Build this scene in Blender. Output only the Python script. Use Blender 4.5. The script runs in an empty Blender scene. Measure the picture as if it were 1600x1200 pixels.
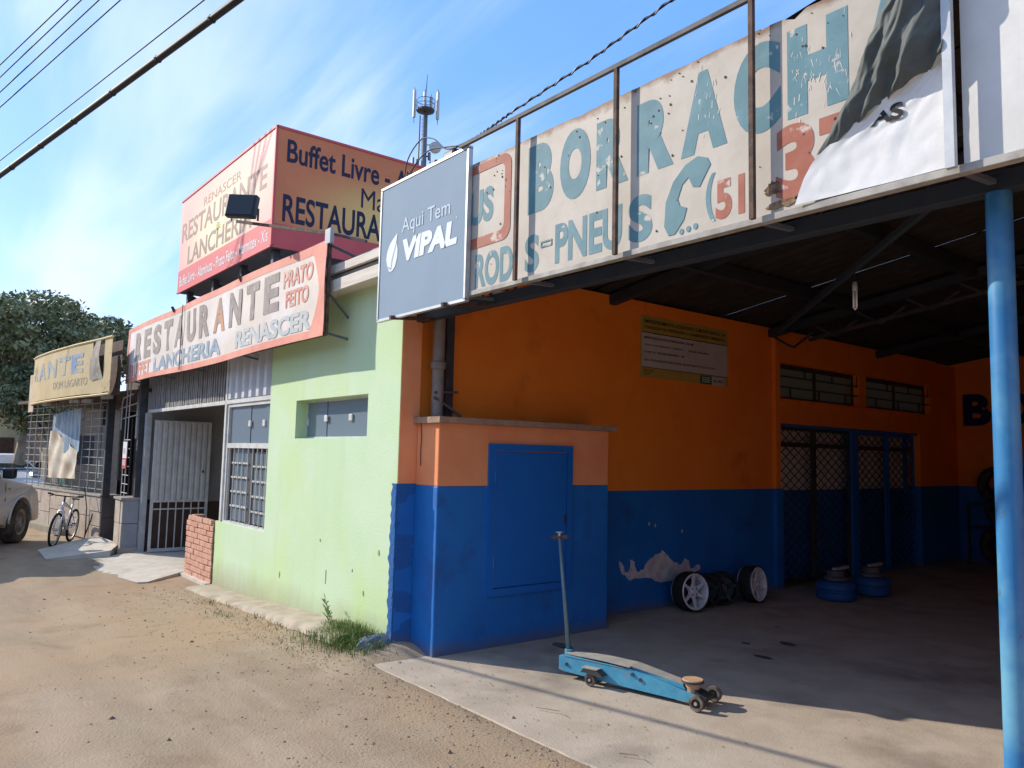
import bpy, math, random
import numpy as np
from mathutils import Vector, Matrix, noise
random.seed(7); rng = np.random.default_rng(7)
S = bpy.context.scene
COL = S.collection
R = math.radians

# ------------------------------------------------------------ camera, world, sun, exposure
cam = bpy.data.cameras.new('camera'); camo = bpy.data.objects.new('camera', cam); COL.objects.link(camo)
F = Vector((-0.77967, 0.61947581, 0.09145718)); Rt = Vector((0.62352844, 0.78148357, 0.02226455)); U = Vector((0.05767993, -0.07438516, 0.99556008))
m = Matrix((Rt, U, -F)).transposed().to_4x4(); m.translation = Vector((0, 0, 1.6)); camo.matrix_world = m
cam.sensor_width = 36; cam.lens = 27.48; cam.clip_start = .05; cam.clip_end = 2000
S.camera = camo
SUN_DIR = Vector((-.867 * math.cos(R(30)), -.498 * math.cos(R(30)), .5)).normalized()   # towards the sun
EL = math.asin(SUN_DIR.z)
w = bpy.data.worlds.new('World'); S.world = w; w.use_nodes = True
nt = w.node_tree; nt.nodes.clear()
def N(t, tree=None, **k):
    n = (tree or nt).nodes.new(t)
    for a, b in k.items(): setattr(n, a, b)
    return n
sky = N('ShaderNodeTexSky'); sky.sky_type = 'NISHITA'; sky.sun_disc = False
sky.sun_elevation = EL; sky.sun_rotation = math.atan2(SUN_DIR.x, SUN_DIR.y)
sky.air_density = 1.0; sky.dust_density = 0.6; sky.ozone_density = 2.0
bg = N('ShaderNodeBackground'); bg.inputs[1].default_value = .15
out = N('ShaderNodeOutputWorld')
tc = N('ShaderNodeTexCoord'); sep = N('ShaderNodeSeparateXYZ'); nt.links.new(tc.outputs['Generated'], sep.inputs[0])
mx = N('ShaderNodeMath', operation='MAXIMUM'); mx.inputs[1].default_value = .02; nt.links.new(sep.outputs[2], mx.inputs[0])
ad = N('ShaderNodeMath', operation='ADD'); ad.inputs[1].default_value = .18; nt.links.new(mx.outputs[0], ad.inputs[0])
dv = N('ShaderNodeVectorMath', operation='DIVIDE'); nt.links.new(tc.outputs['Generated'], dv.inputs[0])
cmb = N('ShaderNodeCombineXYZ')
for i in range(3): nt.links.new(ad.outputs[0], cmb.inputs[i])
nt.links.new(cmb.outputs[0], dv.inputs[1])
mp = N('ShaderNodeMapping'); mp.inputs['Rotation'].default_value = (0, 0, R(28)); mp.inputs['Scale'].default_value = (.55, 2.6, .01)
nt.links.new(dv.outputs[0], mp.inputs[0])
n1 = N('ShaderNodeTexNoise'); n1.inputs['Scale'].default_value = 1.3; n1.inputs['Detail'].default_value = 7; n1.inputs['Roughness'].default_value = .52; n1.inputs['Distortion'].default_value = .35
nt.links.new(mp.outputs[0], n1.inputs[0])
mp2 = N('ShaderNodeMapping'); mp2.inputs['Scale'].default_value = (.5, .5, .01); mp2.inputs['Location'].default_value = (1.3, 4.4, 0); nt.links.new(dv.outputs[0], mp2.inputs[0])
n2 = N('ShaderNodeTexNoise'); n2.inputs['Scale'].default_value = 1.0; n2.inputs['Detail'].default_value = 3; nt.links.new(mp2.outputs[0], n2.inputs[0])
mu = N('ShaderNodeMath', operation='ADD'); nt.links.new(n1.outputs[0], mu.inputs[0]); nt.links.new(n2.outputs[0], mu.inputs[1])
cr = N('ShaderNodeMapRange'); cr.inputs[1].default_value = .85; cr.inputs[2].default_value = 1.28; cr.inputs[3].default_value = .0; cr.inputs[4].default_value = .68
cr.interpolation_type = 'SMOOTHSTEP'
nt.links.new(mu.outputs[0], cr.inputs[0])
veil = N('ShaderNodeMix', data_type='RGBA'); veil.inputs[0].default_value = .5; veil.inputs[7].default_value = (.75, 2.45, 6.6, 1); nt.links.new(sky.outputs[0], veil.inputs[6])
mixc = N('ShaderNodeMix', data_type='RGBA'); mixc.inputs[7].default_value = (4.9, 5.4, 6.1, 1)
nt.links.new(cr.outputs[0], mixc.inputs[0]); nt.links.new(veil.outputs[2], mixc.inputs[6]); nt.links.new(mixc.outputs[2], bg.inputs[0]); nt.links.new(bg.outputs[0], out.inputs[0])
sl = bpy.data.lights.new('sun', 'SUN'); sl.energy = 3.6; sl.angle = R(.5); sl.color = (1, .91, .78)
so = bpy.data.objects.new('sun', sl); COL.objects.link(so); so.rotation_euler = SUN_DIR.to_track_quat('Z', 'Y').to_euler()
S.view_settings.view_transform = 'Standard'; S.view_settings.look = 'None'; S.view_settings.gamma = 1; S.view_settings.use_curve_mapping = False
S.view_settings.exposure = .6

# ------------------------------------------------------------ materials
MATS = {}
def mat(name, c1, c2=None, scale=6, rough=.8, bump=0, bscale=None, metal=0, stretch=(1, 1, 1), lo=.4, hi=.6, dirt=None, dscale=1.5, dlo=.55, dhi=.75, detail=6,
        streak=None, base=None, top=None, spec=.4, c3=None, s3=1.0):
    """procedural surface: c1/c2 mottled by noise, optional larger patches c3, dirt patches, vertical streaks and splash dirt near a ground height"""
    if name in MATS: return MATS[name]
    M = bpy.data.materials.new(name); M.use_nodes = True; t = M.node_tree; b = t.nodes['Principled BSDF']
    L = t.links.new
    b.inputs['Roughness'].default_value = rough; b.inputs['Metallic'].default_value = metal; b.inputs['Specular IOR Level'].default_value = spec
    geo = N('ShaderNodeNewGeometry', t)
    def nz(sc, st=(1, 1, 1), det=detail, off=0):
        mp = N('ShaderNodeMapping', t); mp.inputs['Scale'].default_value = st; mp.inputs['Location'].default_value = (off, off * .7, off * .3)
        L(geo.outputs['Position'], mp.inputs[0]); n = N('ShaderNodeTexNoise', t); n.inputs['Scale'].default_value = sc; n.inputs['Detail'].default_value = det
        n.inputs['Roughness'].default_value = .6
        L(mp.outputs[0], n.inputs[0]); return n.outputs[0]
    def rng_(s, a, c, d=0, e=1):
        r = N('ShaderNodeMapRange', t); r.inputs[1].default_value = a; r.inputs[2].default_value = c; r.inputs[3].default_value = d; r.inputs[4].default_value = e; L(s, r.inputs[0]); return r.outputs[0]
    def mixn(f, a, c):
        x = N('ShaderNodeMix', t, data_type='RGBA'); L(f, x.inputs[0])
        for i, v in ((6, a), (7, c)):
            if isinstance(v, tuple): x.inputs[i].default_value = (*v, 1)
            else: L(v, x.inputs[i])
        return x.outputs[2]
    col = c1
    if c2: col = mixn(rng_(nz(scale, stretch), lo, hi), c1, c2)
    if c3: col = mixn(rng_(nz(s3, (1, 1, .8), 4, 5.3), .45, .62), col, c3)
    if dirt: col = mixn(rng_(nz(dscale, (1, 1, 1), 9, 9.1), dlo, dhi), col, dirt)
    if streak:   # (colour, strength)
        col = mixn(rng_(nz(5, (1, 1, .09), 5, 3.3), .55, .8, 0, streak[1]), col, streak[0])
    if base:     # (colour, z0, height): earth splashed up from the ground
        sp = N('ShaderNodeSeparateXYZ', t); L(geo.outputs['Position'], sp.inputs[0])
        a = N('ShaderNodeMath', t, operation='MULTIPLY_ADD'); a.inputs[1].default_value = -.5 * base[2]; L(nz(7, (1, 1, .35), 6, 2), a.inputs[0]); L(sp.outputs[2], a.inputs[2])
        col = mixn(rng_(a.outputs[0], base[1] - .25 * base[2], base[1] + base[2] * .5, .85, 0), col, base[0])
    if top:      # (colour, z of the edge, depth): rust creeping down from an upper edge
        sp = N('ShaderNodeSeparateXYZ', t); L(geo.outputs['Position'], sp.inputs[0])
        a = N('ShaderNodeMath', t, operation='MULTIPLY_ADD'); a.inputs[1].default_value = 1.6 * top[2]; L(nz(5, (1, 1, 1), 8, 2.2), a.inputs[0]); L(sp.outputs[2], a.inputs[2])
        col = mixn(rng_(a.outputs[0], top[1] + .62 * top[2], top[1] + .95 * top[2], 0, .92), col, top[0])
    if isinstance(col, tuple): b.inputs['Base Color'].default_value = (*col, 1)
    else: L(col, b.inputs['Base Color'])
    if bump:
        bp = N('ShaderNodeBump', t); bp.inputs['Strength'].default_value = min(1, bump); bp.inputs['Distance'].default_value = .01
        L(nz(bscale or scale * 4, (1, 1, 1) if bscale else stretch), bp.inputs['Height']); L(bp.outputs[0], b.inputs['Normal'])
    MATS[name] = M; return M
def glass(name, tint, rough=.05, alpha_mix=.6):
    M = bpy.data.materials.new(name); M.use_nodes = True; t = M.node_tree; b = t.nodes['Principled BSDF']
    b.inputs['Base Color'].default_value = (*tint, 1); b.inputs['Roughness'].default_value = rough; b.inputs['Metallic'].default_value = 0
    b.inputs['Specular IOR Level'].default_value = .8; b.inputs['IOR'].default_value = 1.5
    tr = N('ShaderNodeBsdfTransparent', t); mx = N('ShaderNodeMixShader', t); mx.inputs[0].default_value = alpha_mix
    t.links.new(tr.outputs[0], mx.inputs[1]); t.links.new(b.outputs[0], mx.inputs[2]); t.links.new(mx.outputs[0], t.nodes['Material Output'].inputs[0])
    return M

dirt_m = mat('dirt', (.31, .235, .155), (.385, .30, .21), 1.6, .95, .8, 55, stretch=(.3, 1.2, 1), c3=(.37, .26, .165), s3=.45, dirt=(.25, .185, .12), dscale=2.2, dlo=.56, dhi=.78, spec=.1)
conc_m = mat('concrete', (.40, .335, .26), (.46, .39, .31), 3, .9, .35, 60, dirt=(.24, .20, .16), dscale=1.3, dlo=.52, dhi=.74, spec=.2)
conc2_m = mat('pale_concrete', (.50, .45, .37), (.57, .52, .44), 5, .9, .4, 50, dirt=(.36, .31, .24), dscale=2.5)
green_m = mat('green_paint', (.51, .67, .42), (.55, .69, .47), 1.3, .75, .25, 45, c3=(.52, .675, .33), s3=.6, streak=((.44, .54, .28), .32), base=((.33, .30, .18), -.1, .5), spec=.25)
orange_m = mat('orange_paint', (.94, .265, .03), (.90, .235, .025), 2, .7, .15, 45, spec=.25, dirt=(.62, .16, .02), dscale=2.2, dlo=.6, dhi=.8)
peach_m = mat('pale_orange_paint', (.86, .34, .15), (.82, .29, .12), 2.5, .75, .2, 45, spec=.25, streak=((.6, .3, .18), .4))  # paler orange than the side wall, for cabinet and end cap
blue_m = mat('blue_paint', (.013, .165, .50), (.011, .14, .44), 2.2, .55, .2, 45, spec=.35, dirt=(.02, .09, .30), dscale=2.5, streak=((.03, .10, .26), .35), base=((.10, .12, .17), 0, .16))
blued_m = mat('rough_blue_plaster', (.012, .10, .33), (.022, .12, .34), 60, .9, 1, 60, base=((.16, .14, .12), 0, .2))
bdoor_m = mat('blue_enamel', (.009, .13, .45), (.010, .145, .49), 2, .4, .05, 60)
navy_m = mat('navy_letter_paint', (.01, .02, .10))
white_m = mat('white_paint', (.70, .69, .66), (.62, .61, .57), 5, .6, .1)
sheetw_m = mat('white_tarp', (.72, .72, .71), (.66, .66, .65), 4, .55, .15, 25)
whitem_m = mat('white_metal', (.60, .60, .57), (.50, .49, .46), 8, .55, .1)
greym_m = mat('grey_painted_metal', (.36, .36, .345), (.44, .44, .42), 7, .6, .15, streak=((.28, .24, .2), .5))
darkm_m = mat('dark_steel', (.035, .035, .04), (.06, .055, .055), 8, .6, .1)
rust_m = mat('rusty_steel', (.05, .035, .03), (.13, .07, .045), 14, .8, .3)
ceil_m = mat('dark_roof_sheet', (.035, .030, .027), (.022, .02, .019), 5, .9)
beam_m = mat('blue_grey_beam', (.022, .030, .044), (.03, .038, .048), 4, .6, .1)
wood_m = mat('painted_board', (.66, .60, .52), (.56, .50, .42), 8, .8, .3, stretch=(.2, 1, 3))
slate_m = mat('slate_underside', (.10, .11, .14), (.08, .09, .115), 3, .7)
signp_m = mat('painted_sign_metal', (.49, .445, .38), (.43, .385, .32), 3.5, .65, .12, dirt=(.30, .15, .08), dscale=6, dlo=.67, dhi=.74, streak=((.45, .33, .24), .45), top=((.20, .10, .055), 3.66, .13))
teal_m = mat('faded_teal_paint', (.085, .20, .235), (.12, .24, .28), 6, .7, .1, dirt=(.50, .46, .40), dscale=9, dlo=.62, dhi=.66)
redl_m = mat('faded_red_paint', (.31, .085, .05), (.36, .12, .075), 6, .7, .1, dirt=(.55, .45, .38), dscale=8, dlo=.6, dhi=.66)
vip_m = mat('grey_blue_sign_vinyl', (.235, .315, .39), (.25, .33, .405), 2.5, .75, .06, 18, spec=.15, streak=((.24, .31, .38), .5))
vipw_m = mat('white_sign_letter', (.72, .76, .80))
vipg_m = mat('pale_grey_sign_letter', (.50, .58, .66))
alu_m = mat('aluminium', (.55, .55, .54), (.48, .48, .47), 12, .4, 0, metal=.4)
ban_m = mat('faded_banner', (.68, .60, .52), (.60, .52, .45), 2.2, .7, .2, 9, c3=(.72, .68, .66), s3=.7, streak=((.52, .42, .35), .4))
banb_m = mat('banner_red_border', (.66, .24, .17), (.72, .30, .22), 4, .7, .1)
bang_m = mat('banner_brown_grey_letter', (.25, .21, .185), (.32, .27, .24), 9, .75, dirt=(.45, .38, .33), dscale=10, dlo=.56, dhi=.7)
bango_m = mat('banner_orange_letter', (.55, .27, .13), (.32, .24, .2), 9, .75)
banu_m = mat('banner_blue_letter', (.20, .29, .36), (.28, .36, .42), 9, .75, dirt=(.6, .6, .6), dscale=8, dlo=.55, dhi=.7)
banv_m = mat('banner_pale_blue_letter', (.42, .46, .46), (.47, .49, .48), 9, .75)
banr_m = mat('banner_red_letter', (.60, .22, .16), (.66, .30, .22), 9, .75, dirt=(.68, .5, .42), dscale=8, dlo=.55, dhi=.7)
bbo_m = mat('billboard_pink', (.80, .36, .27), (.76, .33, .24), 2, .6)
bbs_m = mat('billboard_orange', (.60, .20, .10), (.56, .18, .09), 2, .6)
bby_m = mat('billboard_yellow', (.78, .48, .20), (.80, .55, .22), 2, .6)
bbr_m = mat('billboard_red', (.62, .10, .10), (.58, .09, .09), 2, .6)
bbt_m = mat('billboard_brown_letter', (.22, .135, .10), (.28, .17, .12), 8, .6)
bbn_m = mat('billboard_navy_letter', (.02, .025, .06))
brick_m = mat('brick', (.52, .26, .17), (.60, .34, .24), 9, .85, .5, 60)
mort_m = mat('mortar', (.22, .15, .11), (.27, .19, .14), 12, .95, .5)
stone_m = mat('stone_tile', (.48, .40, .32), (.38, .31, .24), 3, .8, .4, 22, dirt=(.28, .22, .17), dscale=2.4, dlo=.54, dhi=.7)
stone2_m = mat('dark_stone_tile', (.14, .10, .08), (.10, .075, .06), 3, .8, .4, 22)
yel_m = mat('curved_sign_yellow', (.54, .41, .20), (.48, .35, .16), 2.5, .6, .1, streak=((.42, .30, .14), .6), dirt=(.25, .15, .08), dscale=5, dlo=.66, dhi=.72)
yblu_m = mat('faded_blue_letter', (.12, .22, .40), (.40, .38, .26), 2.3, .6)
ygry_m = mat('faded_grey_letter', (.34, .31, .23), (.42, .36, .22), 5, .6)
rubber_m = mat('rubber', (.018, .018, .018), (.03, .028, .026), 9, .85, .2, spec=.2)
dustyr_m = mat('dusty_rubber', (.045, .04, .035), (.11, .09, .07), 7, .9, .2, spec=.2)
silver_m = mat('silver_alloy', (.78, .79, .80), (.70, .70, .72), 8, .4, 0, metal=.15)
blackr_m = mat('black_alloy', (.02, .02, .022), rough=.4)
jack_m = mat('jack_blue', (.05, .27, .42), (.08, .33, .47), 10, .5, .1, dirt=(.22, .24, .24), dscale=18, dlo=.58, dhi=.66)
jackt_m = mat('worn_jack_top', (.30, .31, .29), (.40, .36, .30), 12, .6, .1)
wood2_m = mat('worn_wood', (.42, .26, .15), (.50, .34, .21), 18, .8, .2)
colb_m = mat('column_blue', (.025, .155, .36), (.04, .20, .41), 5, .4, .1, stretch=(1, 1, .15), c3=(.12, .32, .46), s3=2.2, dirt=(.10, .12, .14), dscale=14, dlo=.64, dhi=.7)
pvc_m = mat('grimy_pipe', (.26, .23, .20), (.20, .17, .15), 7, .6, .1, streak=((.12, .1, .09), .6))
car_m = mat('silver_car_paint', (.66, .63, .58), (.60, .56, .50), 2, .35, 0, metal=.1, base=((.40, .28, .18), .1, .45))
carw_m = mat('white_car_paint', (.66, .67, .68), rough=.3)
blackp_m = mat('black_plastic', (.015, .017, .02), rough=.45)
cargl_m = glass('car_glass', (.03, .035, .035), .03, .85)
gl_m = glass('window_glass', (.20, .25, .29), .05, .88)
glg_m = glass('greenish_glass', (.20, .29, .18), .3, .95)
leaf_m = mat('tree_leaf', (.17, .20, .095), (.25, .265, .14), .9, .55, 0, spec=.3, detail=3)
leaf2_m = mat('dark_tree_leaf', (.10, .13, .065), (.15, .175, .09), .9, .55, 0, spec=.3, detail=3)
bark_m = mat('pale_bark', (.34, .28, .2), (.22, .17, .12), 5, .9, .6)
grass_m = mat('grass_blade', (.09, .17, .03), (.20, .24, .07), 9, .6, spec=.2)
dry_m = mat('dry_grass', (.25, .20, .10), (.17, .17, .07), 9, .8, spec=.2)
peb_m = mat('pebble', (.22, .165, .115), (.36, .29, .21), 11, .9, spec=.1)
black_m = mat('black_cable', (.012, .012, .013), rough=.6)
cloth_m = mat('dirty_white_cloth', (.62, .55, .44), (.50, .40, .28), 3, .8, .2)
clothb_m = mat('faded_blue_poster', (.13, .22, .32), (.36, .42, .46), 11, .7, stretch=(1, 1, .25))
curt_m = mat('green_curtain', (.16, .33, .24), (.26, .42, .33), 9, .8)
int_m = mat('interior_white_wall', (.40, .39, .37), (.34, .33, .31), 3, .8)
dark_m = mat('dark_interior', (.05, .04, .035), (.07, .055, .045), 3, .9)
hy_m = mat('pale_yellow_wall', (.55, .52, .33), (.48, .45, .28), 2, .8)
galv_m = mat('galvanised', (.16, .175, .20), (.12, .13, .15), 5, .5, metal=.3)
antw_m = mat('antenna_white', (.42, .44, .45), (.36, .38, .38), 3, .5)
flap_m = mat('torn_tarp_back', (.08, .09, .085), (.088, .098, .092), 5, .7, .3, 30)
shell_m = mat('shelf_top', (.40, .25, .17), (.30, .2, .14), 9, .9, .6)
patch_m = mat('bare_plaster', (.66, .64, .62), (.50, .48, .46), 14, .95, .6)
lime_m = mat('window_sill_lime', (.40, .46, .12), (.30, .34, .1), 9, .8)
not_y = mat('notice_yellow', (.46, .33, .07), (.42, .30, .06), 4, .6); not_w = mat('notice_white', (.55, .52, .5), (.5, .48, .46), 4, .6); not_k = mat('notice_ink', (.03, .03, .02)); not_g = mat('notice_green', (.02, .12, .05))
red_m = mat('notice_red', (.5, .06, .05)); paper_m = mat('paper_white', (.68, .67, .66))

# ------------------------------------------------------------ mesh helpers
ORG = {}     # world origin of each root (unrotated roots only)
class MB:
    def __init__(s): s.v = []; s.f = []
    def add(s, vs, fs):
        o = len(s.v); s.v += [tuple(map(float, p)) for p in vs]; s.f += [tuple(i + o for i in f) for f in fs]; return s
    def box(s, x0, x1, y0, y1, z0, z1):
        v = [(x, y, z) for x in (x0, x1) for y in (y0, y1) for z in (z0, z1)]
        return s.add(v, [(0, 1, 3, 2), (4, 6, 7, 5), (0, 4, 5, 1), (2, 3, 7, 6), (0, 2, 6, 4), (1, 5, 7, 3)])
    def bar(s, a, b, w_, h_, up=(0, 0, 1)):
        a = Vector(a); b = Vector(b); d = (b - a).normalized(); u = Vector(up)
        if abs(d.dot(u)) > .98: u = Vector((0, 1, 0))
        x = d.cross(u).normalized(); y = x.cross(d)
        v = [p + x * i * w_ / 2 + y * j * h_ / 2 for p in (a, b) for i, j in ((-1, -1), (1, -1), (1, 1), (-1, 1))]
        return s.add(v, [(0, 3, 2, 1), (4, 5, 6, 7), (0, 1, 5, 4), (1, 2, 6, 5), (2, 3, 7, 6), (3, 0, 4, 7)])
    def tube(s, pts, r, n=8, cap=True):
        pts = [Vector(p) for p in pts]; rs = r if isinstance(r, (list, tuple)) else [r] * len(pts)
        vs = []; fs = []; prev = None
        for i, p in enumerate(pts):
            d = (pts[min(i + 1, len(pts) - 1)] - pts[max(i - 1, 0)]).normalized()
            if prev is None:
                u = Vector((0, 0, 1)) if abs(d.z) < .9 else Vector((1, 0, 0)); x = d.cross(u).normalized()
            else: x = (prev - d * prev.dot(d)).normalized()
            prev = x; y = d.cross(x)
            vs += [p + (x * math.cos(2 * math.pi * k / n) + y * math.sin(2 * math.pi * k / n)) * rs[i] for k in range(n)]
        for i in range(len(pts) - 1):
            for k in range(n): fs.append((i * n + k, i * n + (k + 1) % n, (i + 1) * n + (k + 1) % n, (i + 1) * n + k))
        if cap: fs += [tuple(range(n))[::-1], tuple(range((len(pts) - 1) * n, len(pts) * n))]
        return s.add(vs, fs)
    def lathe(s, prof, c, axis, n=24, closed=False):
        """prof: (radius, offset along axis)"""
        c = Vector(c); a = Vector(axis).normalized(); u = Vector((0, 0, 1)) if abs(a.z) < .9 else Vector((1, 0, 0)); x = a.cross(u).normalized(); y = a.cross(x)
        vs = [c + a * h + (x * math.cos(2 * math.pi * k / n) + y * math.sin(2 * math.pi * k / n)) * r for r, h in prof for k in range(n)]
        fs = []; P = len(prof)
        for i in range(P if closed else P - 1):
            j = (i + 1) % P
            for k in range(n): fs.append((i * n + k, i * n + (k + 1) % n, j * n + (k + 1) % n, j * n + k))
        return s.add(vs, fs)
    def prism(s, poly, fn, w0, w1):
        """poly in (u,v); fn(u,v,w)->xyz"""
        n = len(poly); vs = [fn(u, v, w0) for u, v in poly] + [fn(u, v, w1) for u, v in poly]
        fs = [tuple(range(n))[::-1], tuple(range(n, 2 * n))] + [(i, (i + 1) % n, n + (i + 1) % n, n + i) for i in range(n)]
        return s.add(vs, fs)
    def grid(s, fn, nu, nv):
        vs = [fn(i / nu, j / nv) for i in range(nu + 1) for j in range(nv + 1)]
        return s.add(vs, [(i * (nv + 1) + j, (i + 1) * (nv + 1) + j, (i + 1) * (nv + 1) + j + 1, i * (nv + 1) + j + 1) for i in range(nu) for j in range(nv)])
    def wall(s, axis, p0, p1, u0, u1, z0, z1, holes=()):
        """slab with rectangular openings; axis 'Y': faces at y=p0,p1 and u=x; axis 'X': faces at x=p0,p1 and u=y"""
        us = sorted({u0, u1, *[h[0] for h in holes], *[h[1] for h in holes]}); zs = sorted({z0, z1, *[h[2] for h in holes], *[h[3] for h in holes]})
        us = [u for u in us if u0 <= u <= u1]; zs = [z for z in zs if z0 <= z <= z1]
        sol = lambda i, j: 0 <= i < len(us) - 1 and 0 <= j < len(zs) - 1 and not any(h[0] - 1e-6 <= us[i] and us[i + 1] <= h[1] + 1e-6 and h[2] - 1e-6 <= zs[j] and zs[j + 1] <= h[3] + 1e-6 for h in holes)
        P = (lambda u, w_, z: (u, w_, z)) if axis == 'Y' else (lambda u, w_, z: (w_, u, z))
        for i in range(len(us) - 1):
            for j in range(len(zs) - 1):
                if not sol(i, j): continue
                a, b, c, d = us[i], us[i + 1], zs[j], zs[j + 1]
                for w_ in (p0, p1): s.add([P(a, w_, c), P(b, w_, c), P(b, w_, d), P(a, w_, d)], [(0, 1, 2, 3)])
                for di, dj, e in ((-1, 0, ((a, c), (a, d))), (1, 0, ((b, c), (b, d))), (0, -1, ((a, c), (b, c))), (0, 1, ((a, d), (b, d)))):
                    if not sol(i + di, j + dj):
                        (ua, za), (ub, zb) = e; s.add([P(ua, p0, za), P(ub, p0, zb), P(ub, p1, zb), P(ua, p1, za)], [(0, 1, 2, 3)])
        return s
    def build(s, name, m_, parent=None, smooth=False, kind=None, bevel=0, local=False, autos=False):
        me = bpy.data.meshes.new(name)
        vs = s.v
        if parent is not None and not local:
            o = ORG.get(parent.name, (0, 0, 0)); vs = [(x - o[0], y - o[1], z - o[2]) for x, y, z in vs]
        me.from_pydata(vs, [], s.f); me.update()
        if smooth: me.polygons.foreach_set('use_smooth', [True] * len(me.polygons))
        me.materials.append(m_)
        ob = bpy.data.objects.new(name, me); COL.objects.link(ob)
        if parent is not None:
            ob.parent = parent; ORG[ob.name] = ORG.get(parent.name, (0, 0, 0))
        if kind: ob['kind'] = kind
        if bevel:
            b = ob.modifiers.new('bevel', 'BEVEL'); b.width = bevel; b.segments = 2; b.limit_method = 'ANGLE'; b.angle_limit = R(40)
        if smooth and autos:
            ob.data.set_sharp_from_angle(angle=R(38))
        return ob
def tag(o, label, cat, group=None):
    o['label'] = label; o['category'] = cat
    if group: o['group'] = group
    return o
def thing(name, loc, label, cat, group=None, rz=0):
    o = bpy.data.objects.new(name, None); COL.objects.link(o); o.location = loc; o.rotation_euler = (0, 0, rz); o.empty_display_size = .2
    ORG[o.name] = tuple(loc); return tag(o, label, cat, group)
def piece(name, src, parent, loc, rot=(0, 0, 0), label=None):
    """another object on a shared mesh, loc relative to the parent's origin"""
    o = bpy.data.objects.new(name, src.data); COL.objects.link(o); o.parent = parent; o.location = loc; o.rotation_euler = rot
    if label: o['label'] = label
    return o
TXT = {}
def glyphs(s, off=.02, shear=0):
    k = (s, off, shear)
    if k in TXT: return TXT[k]
    c = bpy.data.curves.new('t', 'FONT'); c.body = s; c.size = 1; c.offset = off; c.shear = shear; c.resolution_u = 6
    o = bpy.data.objects.new('t', c); COL.objects.link(o); dg = bpy.context.evaluated_depsgraph_get(); dg.update()
    me = bpy.data.meshes.new_from_object(o.evaluated_get(dg)); V = [tuple(v.co) for v in me.vertices]; Fs = [tuple(p.vertices) for p in me.polygons]
    bpy.data.objects.remove(o); bpy.data.curves.remove(c); bpy.data.meshes.remove(me)
    xs = [v[0] for v in V]; ys = [v[1] for v in V]; x0, x1, y0, y1 = min(xs), max(xs), min(ys), max(ys)
    TXT[k] = ([((a - x0) / (x1 - x0), (b - y0) / (y1 - y0)) for a, b, _ in V], Fs); return TXT[k]
def text(s, rect, fn, m_, parent, name='lettering', off=.02, shear=0):
    """word fitted in rect (u0,u1,v0,v1) and laid on a surface fn(u,v)->xyz"""
    V, Fs = glyphs(s, off, shear); u0, u1, v0, v1 = rect
    return MB().add([fn(u0 + a * (u1 - u0), v0 + b * (v1 - v0)) for a, b in V], Fs).build(name, m_, parent)
def ell(cx, cz, rx, rz, n=20): return [(cx + rx * math.cos(2 * math.pi * i / n), cz + rz * math.sin(2 * math.pi * i / n)) for i in range(n)]

# ------------------------------------------------------------ ground
def sst(a, b, x):
    t = np.clip((x - a) / (b - a), 0, 1); return t * t * (3 - 2 * t)
def gz(x, y):
    x = np.asarray(x, float); y = np.asarray(y, float)
    base = -.12 * sst(-5.8, -10.5, x)
    bank = .075 * np.exp(-((y - 3.35) / .28) ** 2) * sst(-9.8, -6.3, x) * sst(-5.2, -5.6, x)
    pad = -.045 * sst(2.9, 3.12, y) * sst(-5.75, -5.3, x)
    lip = .016 * np.exp(-((y - 2.86) / .2) ** 2) * sst(-5.9, -5.2, x)
    return base + bank + pad + lip
def axis_(lo, hi, step, far, growth=1.35):
    a = list(np.arange(lo, hi + 1e-6, step)); s_ = step; p = a[-1]
    while p < far: s_ *= growth; p += s_; a.append(p)
    s_ = step; p = a[0]; b = []
    while p > -far: s_ *= growth; p -= s_; b.append(p)
    return np.array(b[::-1] + a)
gx = axis_(-16, .6, .07, 400); gy = axis_(-3.0, 3.7, .07, 400)
GX, GY = np.meshgrid(gx, gy, indexing='ij'); GZ = gz(GX, GY)
flatx, flaty, gzz = GX.ravel(), GY.ravel(), GZ.ravel().copy()
for i in range(len(flatx)):
    if -17 < flatx[i] < 1 and -4 < flaty[i] < 4:
        x, y = flatx[i], flaty[i]; n_ = noise.noise((x * .7, y * 1.1, 0)) * .018 + noise.noise((x * 2.6, y * 2.6, 3)) * .010 + noise.noise((x * 8, y * 8, 5)) * .007
        fall = 1 if y < 2.7 else .35
        for yc in (1.35, -.2): n_ -= .024 * math.exp(-((y - yc - .10 * (x + 6) * .6 * (1 if x > -9 else 0) - .1 * math.sin(x * .5)) / .2) ** 2)
        # ruts where wheels turn in from the street
        gzz[i] += n_ * fall
nu, nv = len(gx), len(gy)
idx = np.arange(nu * nv).reshape(nu, nv)
q = np.stack([idx[:-1, :-1], idx[1:, :-1], idx[1:, 1:], idx[:-1, 1:]], -1).reshape(-1, 4)
me = bpy.data.meshes.new('ground'); me.from_pydata(np.stack([flatx, flaty, gzz], 1).tolist(), [], q.tolist()); me.polygons.foreach_set('use_smooth', [True] * len(me.polygons)); me.materials.append(dirt_m)
go = bpy.data.objects.new('ground', me); COL.objects.link(go); go['kind'] = 'structure'
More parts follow.
